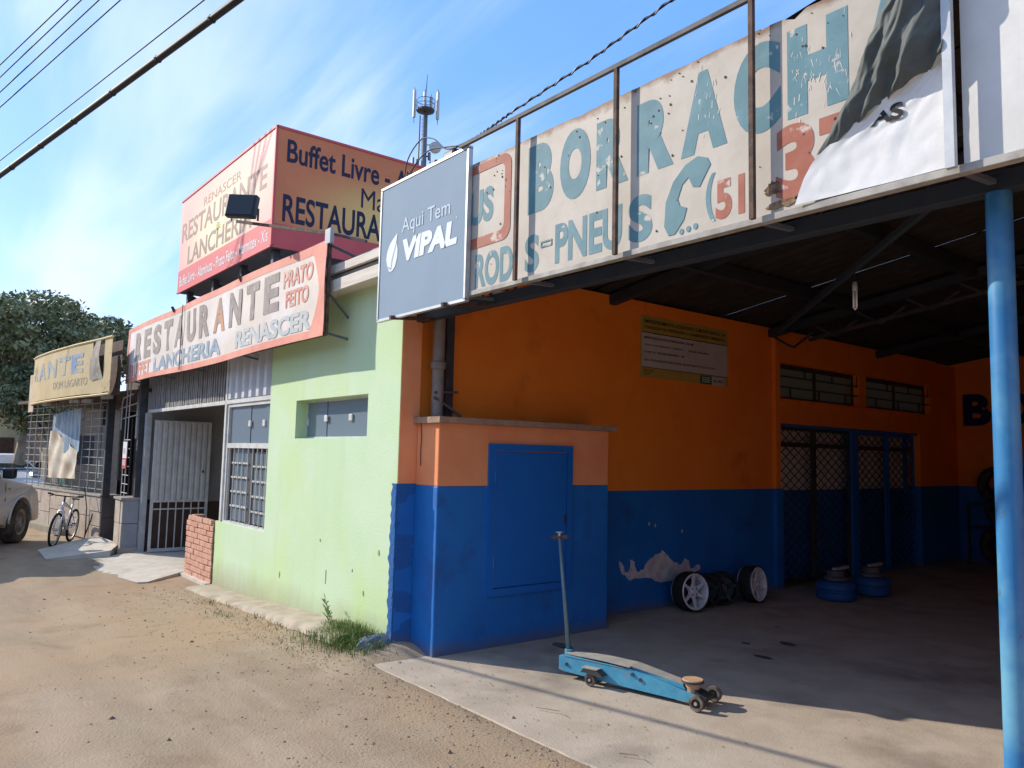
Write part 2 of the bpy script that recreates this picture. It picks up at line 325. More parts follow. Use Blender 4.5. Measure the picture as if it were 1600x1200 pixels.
# concrete forecourt and shop floor, ragged street edge
edge = []
nE = 90
for i in range(nE + 1):
    x = -5.42 + i / nE * 9.5
    edge.append((x, 2.98 + .05 * noise.noise((x * 1.3, 0, 0)) + .025 * noise.noise((x * 7, 2, 0)) + (.0 if x > -5.2 else 0)))
pb = MB(); V = []
for x, y in edge: V.append((x, y, -.06))
for x, y in edge: V.append((x, y + .03, -.004))
for x, y in edge: V.append((x, 14.5, 0.0))
n = nE + 1
pb.add(V, [(i, i + 1, n + i + 1, n + i) for i in range(nE)] + [(n + i, n + i + 1, 2 * n + i + 1, 2 * n + i) for i in range(nE)])
pb.add([(-5.42, 3.0, -.004), (-5.42, 14.5, 0), (-8, 14.5, 0), (-8, 3.52, 0), (-5.42, 3.52, -.001)], [(0, 4, 3, 2, 1)])
pb.build('concrete_floor', conc_m, kind='structure')
# narrow concrete footing strip along the green wall
sp_ = MB()
def strip(u, v):
    x = -10.15 + u * 4.1; y0 = 2.98 + .06 * noise.noise((x * 1.5, 7, 0)) + .03 * noise.noise((x * 6, 1, 0))
    y = y0 + (3.36 - y0) * v; z = float(gz(x, 3.2)) + .012 + .02 * min(1, v * 3) + .008 * noise.noise((x * 4, y * 4, 1)) - (.05 if v == 0 else 0)
    return (x, y, z)
sp_.grid(strip, 80, 8).build('pavement', mat('dusty_footing', (.36, .30, .22), (.43, .36, .27), 4, .95, .5, 40, dirt=(.24, .19, .13), dscale=3), kind='structure', smooth=True)

# ------------------------------------------------------------ green restaurant building
GYF = 3.33
gb = thing('restaurant_building', (-9.5, GYF, -.1), 'mint green plastered restaurant with barred window and open gate', 'building')
holes = [(-7.82, -6.25, 1.73, 2.125), (-10.17, -8.54, .70, 3.1)]
MB().wall('Y', GYF, GYF + .17, -10.17, -5.69, -.25, 3.1, holes).build('wall', green_m, gb, bevel=.006)
# reveals are part of the wall; right end closes on the tyre shop side
MB().box(-10.06, -10.0, GYF + .003, GYF + .08, .70, 3.08).build('jamb', whitem_m, gb)
# window with three sliding panes
wf = MB(); y0, y1 = GYF + .12, GYF + .15
for a, b, c, d in ((-7.82, -6.25, 1.73, 1.75), (-7.82, -6.25, 2.105, 2.125), (-7.82, -7.80, 1.75, 2.105), (-6.27, -6.25, 1.75, 2.105)): wf.box(a, b, y0, y1, c, d)
win = wf.build('window', whitem_m, gb)
for i, (a, b) in enumerate(((-7.8, -7.34), (-7.34, -6.80), (-6.80, -6.27))): MB().box(a + .004, b - .004, y0 + .008 + .006 * (i % 2), y0 + .012 + .006 * (i % 2), 1.75, 2.105).build('pane', gl_m, win)
for x in (-7.34, -6.80): MB().box(x - .035, x + .035, y0 - .012, y0 + .006, 1.90, 1.965).build('latch', whitem_m, win, bevel=.006)
MB().box(-7.79, -7.76, y0 - .012, y0 + .006, 1.87, 1.95).build('latch', whitem_m, win)
# tall window: upper sliding glass, lower louvre sashes behind a grille
tw = MB(); ty = GYF + .02
for a, b, c, d in ((-10.0, -9.94, .70, 2.17), (-8.55, -8.52, .70, 2.17), (-9.94, -8.55, 2.13, 2.17), (-9.94, -8.55, 1.62, 1.68), (-9.94, -8.55, .70, .725)): tw.box(a, b, ty, ty + .06, c, d)
tw = tw.build('window', whitem_m, gb)
for i, (a, b) in enumerate(((-9.94, -9.25), (-9.25, -8.80), (-8.80, -8.55))): MB().box(a + .003, b - .003, ty + .03 + .008 * (i % 2), ty + .034 + .008 * (i % 2), 1.68, 2.13).build('pane', gl_m, tw)
for x in (-9.25, -8.80): MB().box(x - .035, x + .035, ty + .012, ty + .03, 1.88, 1.95).build('latch', whitem_m, tw)
for a, b in ((-9.93, -9.83), (-9.29, -9.13), (-8.64, -8.56)): MB().box(a, b, ty + .05, ty + .085, .725, 1.62).build('sash', darkm_m, tw)
for cx0, cx1, off in ((-9.83, -9.29, 0), (-9.13, -8.64, -.03)):
    for k in range(5):
        z = .74 + k * .175 + (off if k else 0)
        MB().box(cx0, cx1, ty + .055, ty + .065, z, z + .165).build('pane', gl_m, tw)
        if k: MB().box(cx0, cx1, ty + .03, ty + .05, z - .012, z + .008).build('transom_bar', whitem_m, tw)
for x in (-9.88, -9.70, -9.55, -9.40, -9.22, -9.07, -8.93, -8.79, -8.64): MB().box(x - .005, x + .005, ty + .004, ty + .014, .725, 1.62).build('grille_bar', greym_m, tw)
# fascia boards and flat eave
MB().box(-9.6, -5.7, GYF - .16, GYF + 1.2, 3.10, 3.13).build('eave_soffit', wood_m, gb)
MB().box(-9.6, -5.7, GYF - .20, GYF - .162, 3.08, 3.19).build('fascia_board', wood_m, gb, bevel=.004)
MB().box(-9.6, -5.7, GYF - .12, GYF - .085, 3.19, 3.26).build('fascia_board', mat('grey_board', (.36, .32, .28)), gb)
MB().box(-9.6, -5.7, GYF - .18, GYF - .14, 3.262, 3.34).build('fascia_board', wood_m, gb, bevel=.004)
MB().box(-14.0, -5.9, GYF - .05, 9.0, 3.36, 3.42).build('roof', mat('roof_cement', (.25, .24, .23), (.2, .19, .18)), gb)
# door opening: lintel, ribbed steel transoms
MB().box(-13.82, -10.062, GYF + .0, GYF + .05, 2.17, 2.22).build('lintel', whitem_m, gb)
def ribs(x0, x1, z0, z1, y, step, depth, name, m_):
    b = MB(); x = x0
    while x < x1 - 1e-3:
        xe = min(x + step, x1); a = x + (xe - x) * .12; c = x + (xe - x) * .5; d = x + (xe - x) * .62
        for p, q_, ya, yb in ((x, a, y, y - depth), (a, c, y - depth, y - depth), (c, d, y - depth, y), (d, xe, y, y)):
            b.add([(p, ya, z0), (q_, yb, z0), (q_, yb, z1), (p, ya, z1)], [(0, 1, 2, 3)])
        x = xe
    b.add([(x0, y + .01, z0), (x1, y + .01, z0), (x1, y + .01, z1), (x0, y + .01, z1)], [(0, 1, 2, 3)])
    return b.build(name, m_, gb)
MB().box(-9.99, -8.55, GYF + .003, GYF + .07, 2.172, 2.22).build('lintel', whitem_m, gb)
MB().box(-8.56, -8.545, GYF + .01, GYF + .1, .72, 3.08).build('jamb', green_m, gb)
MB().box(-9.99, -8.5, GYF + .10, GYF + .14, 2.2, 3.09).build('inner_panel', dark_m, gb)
ribs(-9.99, -8.56, 2.23, 3.08, GYF + .05, .235, .045, 'ribbed_panel', mat('pale_grey_sheet', (.56, .57, .59), (.50, .51, .53), 4, .5, .05))
ribp = mat('dusty_grey_slat', (.27, .255, .235), (.20, .19, .175), 9, .8, .2)
back = MB().box(-13.78, -10.16, GYF + .06, GYF + .065, 2.22, 2.80).build('transom_back', darkm_m, gb)
k = 0; x = -13.76; s0 = None
while x < -10.2:
    if s0 is None:
        s0 = MB().box(0, .055, 0, .02, 0, .56).build('slat', ribp, gb, local=True); o = s0
    else: o = piece('slat', s0, gb, (0, 0, 0))
    o.location = (x + 9.5, .03 + random.uniform(-.006, .006), 2.33 + random.uniform(-.008, .008)); o.rotation_euler = (0, random.uniform(-.02, .02), 0); x += .092
MB().box(-13.80, -10.16, GYF + .01, GYF + .06, 2.80, 2.84).build('rail', whitem_m, gb)
# roof trusses visible behind the banner
tr = MB()
tr.bar((-13.9, GYF + .1, 3.0), (-10.2, GYF + .1, 3.0), .03, .03)
for i in range(12): xx = -13.9 + i * .31; tr.bar((xx, GYF + .1, 2.86), (xx + .15, GYF + .1, 3.0), .02, .02); tr.bar((xx + .15, GYF + .1, 3.0), (xx + .31, GYF + .1, 2.86), .02, .02)
tr.build('eave_truss', rust_m, gb)
MB().box(-13.9, -9.6, GYF + .2, GYF + .25, 2.8, 3.36).build('upper_wall', mat('grimy_wall', (.25, .23, .21), (.18, .17, .16), 3), gb)
# interior walls seen through the gate
MB().box(-14.2, -13.9, 3.33, 7.5, .70, 3.2).build('interior_wall', int_m, gb)
MB().box(-14.2, -13.88, 3.33, 7.5, -.2, .70).build('interior_dado', mat('brown_tile_dado', (.10, .055, .04), (.07, .04, .03), 6, .5), gb)
MB().box(-14.2, -8.0, 7.5, 7.6, -.2, 3.2).build('interior_wall', int_m, gb)
MB().box(-14.2, -6.1, 3.5, 7.6, 2.86, 2.9).build('interior_ceiling', int_m, gb)
MB().box(-14.0, -10.2, 3.25, 7.6, -.13, -.085).build('doorway_floor', conc2_m, gb)
MB().box(-6.15, -6.0, 3.5, 7.6, 0, 2.86).build('interior_wall', int_m, gb)
# gate frame and open leaf
MB().box(-13.86, -13.74, GYF - .03, GYF + .05, -.12, 2.17).build('gate_post', greym_m, gb)
lf = MB().wall('X', -13.62, -13.585, 3.40, 4.30, -.07, 2.05, [(3.44, 4.26, -.02, .72), (3.44, 4.26, .76, 2.01)]).build('gate_leaf', whitem_m, gb)
b = MB(); y = 3.44
for i in range(9):
    a = 3.44 + i * .0911
    b.add([(-13.60, a, .74), (-13.58, a + .02, .74), (-13.58, a + .06, .74), (-13.60, a + .08, .74), (-13.60, a + .0911, .74), (-13.60, a, 2.03), (-13.58, a + .02, 2.03), (-13.58, a + .06, 2.03), (-13.60, a + .08, 2.03), (-13.60, a + .0911, 2.03)],
          [(0, 1, 6, 5), (1, 2, 7, 6), (2, 3, 8, 7), (3, 4, 9, 8)])
b.build('sheet_panel', mat('gate_sheet', (.55, .55, .53), (.46, .46, .44), 5, .55, .1, streak=((.38, .37, .34), .6)), lf)
for i in range(6): MB().box(-13.612, -13.592, 3.55 + i * .12, 3.565 + i * .12, -.02, .72).build('bar', whitem_m, lf)
MB().box(-13.615, -13.59, 3.44, 4.26, .60, .62).build('bar', whitem_m, lf)
MB().box(-13.585, -13.57, 4.18, 4.21, 1.2, 1.24).build('lock', darkm_m, lf)
# gouges and chips in the plaster near the ground
for cx, cz, w_, h_ in ((-8.05, .30, .03, .13), (-6.95, .42, .02, .22), (-6.42, .55, .02, .04), (-5.95, .75, .03, .06), (-6.2, .38, .03, .05), (-7.1, .75, .03, .03)):
    poly = [(cx + w_ / 2 * math.cos(t) * random.uniform(.5, 1.1), cz + h_ / 2 * math.sin(t) * random.uniform(.5, 1.1)) for t in np.linspace(0, 2 * math.pi, 9)[:-1]]
    MB().prism(poly, lambda u, v, w: (u, GYF - w, v), .0, .003).build('chip', mat('chipped_plaster', (.30, .33, .17), (.18, .2, .12), 30, .9), gb)

# broken end of the green wall: rough blue plaster edge and stub of kerb
tsb = thing('tyre_shop', (-5.75, 3.5, 0), 'orange and blue tyre repair shop with open roofed forecourt', 'building')
b = MB()
def rough(u, v):
    z = .02 + v * 1.33; e = .045 * noise.noise((u * 2, z * 6, 2)) + .03 * noise.noise((3, z * 17, u * 3))
    # wraps from the front face of the wall round its end
    if u < .5: t = u / .5; return (-5.76 + .04 * e / .05 + t * .07, GYF - .012 - abs(e) * .25 * t, z)
    t = (u - .5) / .5; return (-5.682 + .12 * e * (1 - t), GYF - .012 + t * .30, z)
b.grid(rough, 14, 110); b.build('broken_plaster_edge', blued_m, tsb, smooth=False)
b = MB()
b.grid(lambda u, v: (-5.90 + u * .30, 3.06 + v * .33 + .05 * noise.noise((u * 3, v * 3, 0)), max(-.02, .12 * math.sin(math.pi * min(1, u * 1.1 + .05)) ** .5 * min(1, v * 3 + .25) + .02 * noise.noise((u * 9, v * 9, 4)))), 18, 14)
b.build('broken_kerb', mat('dusty_blue_concrete', (.05, .12, .24), (.17, .18, .17), 9, .95, 1, 50), tsb, smooth=False)
# ------------------------------------------------------------ tyre shop walls
MB().box(-6.0, -5.69, 3.5, 3.52, 1.34, 3.4).build('front_wall', orange_m, tsb)
MB().box(-5.995, -5.692, GYF + .172, 3.499, 1.34, 3.1).build('wall_end', orange_m, tsb)
# green wall end cap, orange above, blue below
MB().box(-5.689, -5.683, GYF + .003, 3.52, 1.35, 3.1).build('end_cap', peach_m, tsb)
MB().box(-5.689, -5.682, GYF + .003, 3.52, 0, 1.35).build('end_cap', blue_m, tsb)
sh = [(9.0, 12.95, -.1, 2.10), (8.95, 11.05, 2.42, 2.89), (11.25, 13.35, 2.42, 2.89)]
wx = -5.75
MB().wall('X', wx, wx - .2, 3.521, 13.6, 1.26, 3.32, [(9.0, 12.95, 1.26, 2.10)] + sh[1:]).build('side_wall', orange_m, tsb)
for ya_, yb_ in ((3.521, 9.0), (12.95, 13.598)): MB().box(wx - .2, wx + .003, ya_, yb_, -.05, 1.26).build('blue_dado', blue_m, tsb)
MB().box(wx - .1, wx + .05, 8.84, 8.948, 1.262, 3.2).build('pilaster', orange_m, tsb, bevel=.004)
MB().box(wx - .1, wx + .053, 8.84, 8.99, 0, 1.262).build('pilaster', blue_m, tsb, bevel=.004)
MB().box(-6.1, 3.6, 14.4, 14.55, 1.26, 4.6).build('back_wall', orange_m, tsb)
MB().box(-6.1, 3.6, 14.397, 14.55, 0, 1.26).build('blue_dado', blue_m, tsb)
MB().box(wx - .2, wx - .02, 13.6, 14.4, 1.26, 3.3).build('side_wall', orange_m, tsb)
MB().box(wx - .2, wx - .02, 13.6, 14.4, 0, 1.26).build('blue_dado', blue_m, tsb)
MB().box(1.4, 1.6, 3.6, 14.4, 0, 4.4).build('side_wall', orange_m, tsb)  # unseen right wall, placed close in to darken the shop interior
for s_, a, b_ in (('B', -5.66, -5.22), ('O', -5.12, -4.62), ('R', -4.5, -4.05)): text(s_, (a, b_, 2.28, 2.82), lambda u, v: (u, 14.39, v), navy_m, tsb, 'letter', off=.05)
# peeled plaster
outl = [(6.03, .55), (6.08, .40), (6.2, .33), (6.45, .335), (6.7, .27), (7.0, .285), (7.2, .30), (7.38, .37), (7.34, .42), (7.2, .38), (7.16, .46), (7.1, .50), (7.02, .42), (6.93, .47), (6.8, .55), (6.72, .60), (6.6, .56), (6.5, .52), (6.42, .43), (6.3, .40), (6.27, .52), (6.21, .54), (6.19, .41), (6.12, .42), (6.09, .5)]
o2 = []
for i, p_ in enumerate(outl):
    q_ = outl[(i + 1) % len(outl)]
    for t in (0, .33, .66): o2.append((p_[0] + (q_[0] - p_[0]) * t + random.uniform(-.012, .012), p_[1] + (q_[1] - p_[1]) * t + random.uniform(-.012, .012)))
MB().prism(o2, lambda u, v, w: (wx + .003 + w, u, v), .0, .003).build('peeled_plaster', patch_m, tsb)
for cy_, cz_ in ((5.85, .45), (6.5, .9), (6.6, .88), (7.05, .8)): MB().prism(ell(cy_, cz_, .012, .02, 7), lambda u, v, w: (wx + .003 + w, u, v), 0, .003).build('paint_chip', patch_m, tsb)
# upper windows with grilles
for (y0, y1) in ((8.95, 11.05), (11.25, 13.35)):
    wn = MB().wall('X', wx - .12, wx - .09, y0, y1, 2.42, 2.89, [(y0 + .04, (y0 + y1) / 2 - .03, 2.46, 2.83), ((y0 + y1) / 2 + .03, y1 - .04, 2.46, 2.83)]).build('window', darkm_m, tsb)
    for a, b_ in ((y0 + .04, (y0 + y1) / 2 - .03), ((y0 + y1) / 2 + .03, y1 - .04)): MB().box(wx - .11, wx - .1, a, b_, 2.46, 2.83).build('pane', glg_m, wn)
    for z in (2.57, 2.71): MB().box(wx - .03, wx - .015, y0, y1, z, z + .018).build('grille_bar', darkm_m, wn)
    for j, y in enumerate(np.linspace(y0, y1, 7)): zz = (2.42, 2.58) if j % 2 else (2.71, 2.87); MB().box(wx - .035, wx - .02, y - .009, y + .009, *zz).build('grille_bar', darkm_m, wn)
MB().box(wx - .02, wx + .045, 8.99, 13.35, 2.395, 2.418).build('sill', orange_m, tsb)
# sliding lattice gate
MB().box(-6.15, -6.03, 8.9, 13.1, 1.22, 2.2).build('inner_wall', mat('inner_pale_wall', (.78, .79, .74), (.7, .71, .66), 3), tsb)
MB().box(-6.15, -6.027, 8.9, 13.1, 0, 1.22).build('inner_dado', blue_m, tsb)
MB().box(-6.3, -5.95, 8.9, 8.999, 0, 2.15).build('inner_jamb', blue_m, tsb)
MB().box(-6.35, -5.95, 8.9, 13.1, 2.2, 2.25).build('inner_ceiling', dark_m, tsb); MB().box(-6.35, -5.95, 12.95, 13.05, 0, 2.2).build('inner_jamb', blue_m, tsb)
def lattice(name, x, y0, y1, z0, z1, st=.20):
    lb = MB(); H_ = z1 - z0; W_ = y1 - y0; sl_ = .62
    for sgn in (1, -1):
        c = -H_ / sl_
        while c < W_ + (H_ / sl_ if sgn < 0 else 0):
            if sgn > 0: pa = (max(c, 0), z0 + max(0, -c) * sl_); e = min(W_, c + H_ / sl_); pb_ = (e, z0 + (e - c) * sl_)
            else:
                a_ = max(0, c - H_ / sl_); pa = (a_, z0 + (c - a_) * sl_); e = min(W_, c); pb_ = (e, z0 + (c - e) * sl_)
            if pb_[0] > pa[0] + .01 and pa[1] <= z1 + 1e-4 and pb_[1] <= z1 + 1e-3: lb.bar((x + .004 * sgn, y0 + pa[0], pa[1]), (x + .004 * sgn, y0 + pb_[0], pb_[1]), .006, .012, up=(1, 0, 0))
            c += st / sl_ * .62
    return lb
for (y0, y1, cm) in ((9.02, 9.95, 1), (9.97, 10.9, 1), (11.12, 12.0, 0), (12.05, 12.9, 0)):
    g = MB().wall('X', -5.87, -5.83, y0, y1, .02, 2.06, [(y0 + .035, y1 - .035, .06, 2.02)]).build('gate_panel', bdoor_m if not cm else darkm_m, tsb)
    lattice('lattice', -5.85, y0 + .035, y1 - .035, .06, 2.02).build('lattice', darkm_m, g)
    MB().box(-5.865, -5.835, y0 + .035, y1 - .035, 1.80, 1.86).build('rail', darkm_m, g)
MB().box(-5.90, -5.80, 10.92, 11.10, 0, 2.10).build('gate_post', bdoor_m, tsb)
MB().box(-5.92, -5.78, 9.0, 12.95, 2.062, 2.098).build('gate_track', bdoor_m, tsb)

# ------------------------------------------------------------ meter cabinet pier
pr_ = thing('meter_cabinet_pier', (-5.5, 4.4, 0), 'squat projecting masonry cabinet, orange over blue, with blue steel door', 'cabinet')
px = -5.34
def pierz(z0, z1, m_, ins=0): MB().box(-5.68, px + ins, 3.50 - ins, 5.45, z0, z1).build('cabinet_body', m_, pr_, bevel=.008)
pierz(-.05, 1.34, blue_m, .003); pierz(1.34, 1.86, peach_m)
b = MB()
b.grid(lambda u, v: (-5.70 + .42 * u, 3.46 + 2.05 * v, 1.905 + .012 * noise.noise((u * 4, v * 14, 0))), 6, 60)
b.add([(-5.70, 3.46, 1.855), (px + .06, 3.46, 1.855), (px + .06, 5.51, 1.855), (-5.70, 5.51, 1.855)], [(0, 1, 2, 3)])
b.grid(lambda u, v: (px + .06 + .006 * noise.noise((v * 30, u, 0)), 3.46 + 2.05 * v, 1.855 + .05 * u), 2, 60); b.grid(lambda u, v: (-5.70 + .42 * v, 3.46 + .004 * noise.noise((v * 30, u, 5)), 1.855 + .05 * u), 2, 10)
b.build('shelf_slab', shell_m, pr_)
dr = MB().wall('X', px + .002, px + .030, 4.0, 4.96, .42, 1.70, [(4.06, 4.90, .48, 1.64)]).build('door_frame', bdoor_m, pr_, bevel=.004)
MB().box(px + .004, px + .022, 4.068, 4.892, .488, 1.632).build('door', bdoor_m, pr_, bevel=.004)
for hz_ in (.70, 1.42): MB().tube([(px + .03, 4.064, hz_ - .045), (px + .03, 4.064, hz_ + .045)], .008, 8).build('hinge', bdoor_m, pr_)
MB().box(px + .02, px + .034, 4.862, 4.882, 1.0, 1.08).build('handle', darkm_m, pr_)
b = MB(); pts = [(-5.60 + .012 * noise.noise((0, z * 9, 0)), 3.492, z) for z in np.linspace(1.50, 1.86, 14)]
b.tube(pts, .0035, 5); b.build('crack', mat('crack_dark', (.05, .03, .025)), pr_)

# downpipe and post above the shelf
dp = MB(); dp.tube([(-5.60, 3.64, 1.9), (-5.60, 3.64, 2.86)], .052, 16); dp.lathe([(.054, 2.32), (.066, 2.33), (.066, 2.38), (.054, 2.39)], (-5.60, 3.64, 0), (0, 0, 1), 16)
tag(dp.build('drain_pipe', pvc_m, smooth=True, autos=True), 'grimy grey drain pipe rising from the cabinet shelf', 'pipe')
pp = thing('corner_post', (-5.68, 3.78, 1.9), 'dark steel post behind the drain pipe above the shelf', 'post')
MB().box(-5.73, -5.63, 3.74, 3.82, 1.9, 3.1).build('post', darkm_m, pp)
MB().bar((-5.56, 3.58, 2.12), (-5.62, 3.86, 2.14), .02, .02).build('bracket', galv_m, pp); MB().bar((-5.56, 3.58, 2.08), (-5.56, 3.86, 1.93), .02, .02).build('bracket', galv_m, pp)

# ------------------------------------------------------------ forecourt roof
rf = thing('forecourt_roof', (-3, 3.5, 2.7), 'dark sheet roof on steel beams over the forecourt', 'roof')
rz = lambda x: 3.34 + .15 * (x + 5.9) if x < 0 else 4.225 - .15 * x
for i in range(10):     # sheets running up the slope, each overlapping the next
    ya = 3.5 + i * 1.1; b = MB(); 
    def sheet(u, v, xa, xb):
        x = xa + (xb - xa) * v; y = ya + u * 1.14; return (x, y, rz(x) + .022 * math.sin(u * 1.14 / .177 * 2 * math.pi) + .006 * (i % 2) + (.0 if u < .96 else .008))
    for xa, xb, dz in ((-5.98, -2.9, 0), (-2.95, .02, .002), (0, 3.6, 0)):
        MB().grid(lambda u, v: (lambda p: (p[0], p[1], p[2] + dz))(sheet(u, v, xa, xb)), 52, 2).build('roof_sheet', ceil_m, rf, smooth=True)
# edge beam, purlins, rafters, truss
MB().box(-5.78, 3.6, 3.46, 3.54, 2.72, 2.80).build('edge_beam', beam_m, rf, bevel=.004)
MB().box(-5.78, 3.6, 3.47, 3.53, 3.02, 3.06).build('edge_beam', darkm_m, rf)
b = MB(); x = -5.6
while x < 3.5: b.bar((x, 3.5, 2.80), (x + .11, 3.5, 3.02), .016, .016); b.bar((x + .11, 3.5, 3.02), (x + .22, 3.5, 2.80), .016, .016); x += .3
b.build('truss_web', darkm_m, rf)
for x in (-4.6, -3.3, -2.0, -.7, .6, 2.0): MB().box(x - .04, x + .04, 3.55, 14.4, rz(x) - .16, rz(x) - .03).build('purlin', beam_m, rf)
for y in (5.9, 8.8, 11.6):
    lo_ = {5.9: .10, 8.8: .12, 11.6: .12}[y]
    for xa, xb in ((-5.75, 0), (0, 3.4)): MB().bar((xa, y, rz(xa) - lo_), (xb, y, rz(xb) - lo_), .09, .10).build('rafter', beam_m, rf)
    if y != 8.8: continue
    b = MB(); x = -5.7
    while x < -.3: b.bar((x, y, rz(x) - .17), (x + .28, y, rz(x) - .34), .025, .025); b.bar((x + .28, y, rz(x) - .34), (x + .56, y, rz(x) - .17), .025, .025); x += .56
    b.bar((-5.2, y, rz(-5.2) - .34), (0, y, rz(0) - .36), .04, .04); b.build('truss_web', darkm_m, rf)
MB().bar((-5.5, 8.6, 3.22), (-2.45, 6.0, 3.60), .05, .05).build('brace', mat('pale_blue_brace', (.05, .075, .10)), rf)
for x in (-4.62, -3.95, -3.06, -2.15, -1.24, -.3, .8): MB().bar((x, 3.16, 2.745), (x + .02, 3.47, 2.76), .03, .02).build('bracket', galv_m, rf)
# right roof column
cl = MB(); cl.tube([(-1.215, 3.5, -.0), (-1.215, 3.5, 2.72)], .049, 28); cl.lathe([(.049, 0), (.09, 0), (.09, .012), (.049, .012)], (-1.215, 3.5, 0), (0, 0, 1), 20)
tag(cl.build('roof_column', colb_m, smooth=True, autos=True), 'round sky blue steel column holding up the forecourt roof edge', 'column')

# ------------------------------------------------------------ painted fascia sign
SY = 3.15
sg = thing('painted_fascia_sign', (-3, SY, 2.74), 'long hand-painted metal tyre shop sign with teal letters and rust', 'sign')
def SP(d=.0016): return lambda u, v: (u, SY - d, v)
cuts = [-4.62, -3.93, -3.02, -2.10, -1.24]
for i, (a, b_) in enumerate(zip(cuts[:-1], cuts[1:])):
    top = [(b_, 3.68)]; k = 14
    top = [(b_ + (a - b_) * t / k, 3.68 - (.02 * abs(noise.noise((t * .9, i * 5, 0))) + (.05 * max(0, noise.noise((t * .5 + 9, i * 3, 0))) if i == 3 else 0))) for t in range(k + 1)]
    MB().prism([(a, 2.75), (b_, 2.75)] + top, lambda u, v, w: (u, SY + w, v), 0, .012 - .002 * (i % 2)).build('sign_panel', signp_m, sg)
MB().box(-4.62, 1.4, SY - .02, SY + .03, 2.715, 2.748).build('bottom_rail', mat('weathered_edge', (.40, .38, .34), (.28, .26, .23), 9, .7), sg, bevel=.003)
PT = SY - .055
for x in (-3.89, -3.0, -2.11): MB().box(x - .012, x + .012, PT - .012, PT + .012, 2.73, 3.811).build('post', rust_m, sg)
MB().box(-1.25, -1.215, PT - .012, PT + .016, 2.73, 3.95).build('post', alu_m, sg)
MB().box(-4.56, -2.07, PT - .012, PT + .012, 3.812, 3.838).build('top_rail', mat('weathered_rail', (.16, .155, .15), (.10, .095, .09)), sg)
for s_, r_ in (('B', (-3.84, -3.59, 3.16, 3.61)), ('O', (-3.53, -3.26, 3.16, 3.60)), ('R', (-3.21, -2.955, 3.16, 3.57)), ('R', (-2.89, -2.63, 3.16, 3.57)), ('A', (-2.58, -2.29, 3.17, 3.60)), ('C', (-2.25, -1.99, 3.16, 3.61)), ('H', (-1.955, -1.66, 3.175, 3.60)), ('A', (-1.62, -1.32, 3.18, 3.60))):
    text(s_, r_, SP(), teal_m, sg, 'letter', off=.075)
text('ROD', (-4.41, -3.985, 2.76, 3.005), SP(), teal_m, sg, off=.035); text('S', (-3.86, -3.72, 2.775, 3.02), SP(), teal_m, sg, off=.035)
text('PNEU', (-3.565, -3.0, 2.785, 3.035), SP(), teal_m, sg, off=.035); text('S', (-2.95, -2.775, 2.785, 3.05), SP(), teal_m, sg, 'letter', off=.045)
b = MB()
for a, c, d, e in ((-3.70, -3.595, 2.915, 2.925), (-3.70, -3.595, 2.945, 2.955), (-3.70, -3.693, 2.925, 2.945), (-3.602, -3.595, 2.925, 2.945)): b.box(a, c, SY - .004, SY - .001, d, e)
b.build('dash', teal_m, sg)
text('US', (-4.50, -4.215, 3.22, 3.47), SP(), teal_m, sg, off=.045)
# rounded red box round US
def rrect(x0, x1, z0, z1, r_, n_=6):
    P = []
    for cx, cz, a0 in ((x1 - r_, z1 - r_, 0), (x0 + r_, z1 - r_, 90), (x0 + r_, z0 + r_, 180), (x1 - r_, z0 + r_, 270)):
        P += [(cx + r_ * math.cos(R(a0 + 90 * k / n_)), cz + r_ * math.sin(R(a0 + 90 * k / n_))) for k in range(n_ + 1)]
    return P
A = rrect(-4.62, -4.02, 3.05, 3.655, .09); B_ = rrect(-4.56, -4.09, 3.125, 3.595, .05); n = len(A)
MB().add([(u, SY - .003, v) for u, v in A] + [(u, SY - .003, v) for u, v in B_], [(i, (i + 1) % n, n + (i + 1) % n, n + i) for i in range(n)]).build('red_border', redl_m, sg)
# telephone handset
hs = [(-2.41, 3.13), (-2.39, 3.09), (-2.46, 2.99), (-2.50, 3.0), (-2.53, 3.06), (-2.57, 3.03), (-2.6, 2.96), (-2.585, 2.92), (-2.54, 2.9), (-2.56, 2.84), (-2.62, 2.775), (-2.66, 2.775), (-2.69, 2.83), (-2.68, 2.96), (-2.63, 3.06), (-2.55, 3.13), (-2.47, 3.155)][::-1]
MB().prism(hs, lambda u, v, w: (u, SY - w, v), 0, .003).build('telephone_symbol', mat('solid_teal_paint', (.085, .20, .235), (.11, .23, .26), 6, .7), sg)
b = MB()
for x in (-2.575, -2.53, -2.485): b.prism(ell(x, 2.785 + (x + 2.53) * .1, .014, .016, 12), lambda u, v, w: (u, SY - w, v), 0, .003)
b.build('dot_row', teal_m, sg)
text('(', (-2.42, -2.36, 2.79, 3.04), SP(), teal_m, sg, 'letter', off=.03); text('51', (-2.36, -2.19, 2.79, 2.99), SP(), redl_m, sg, off=.04)
text('3', (-2.02, -1.82, 2.80, 3.15), SP(), redl_m, sg, 'letter', off=.05); text('7', (-1.80, -1.62, 2.80, 3.13), SP(), redl_m, sg, 'letter', off=.05)
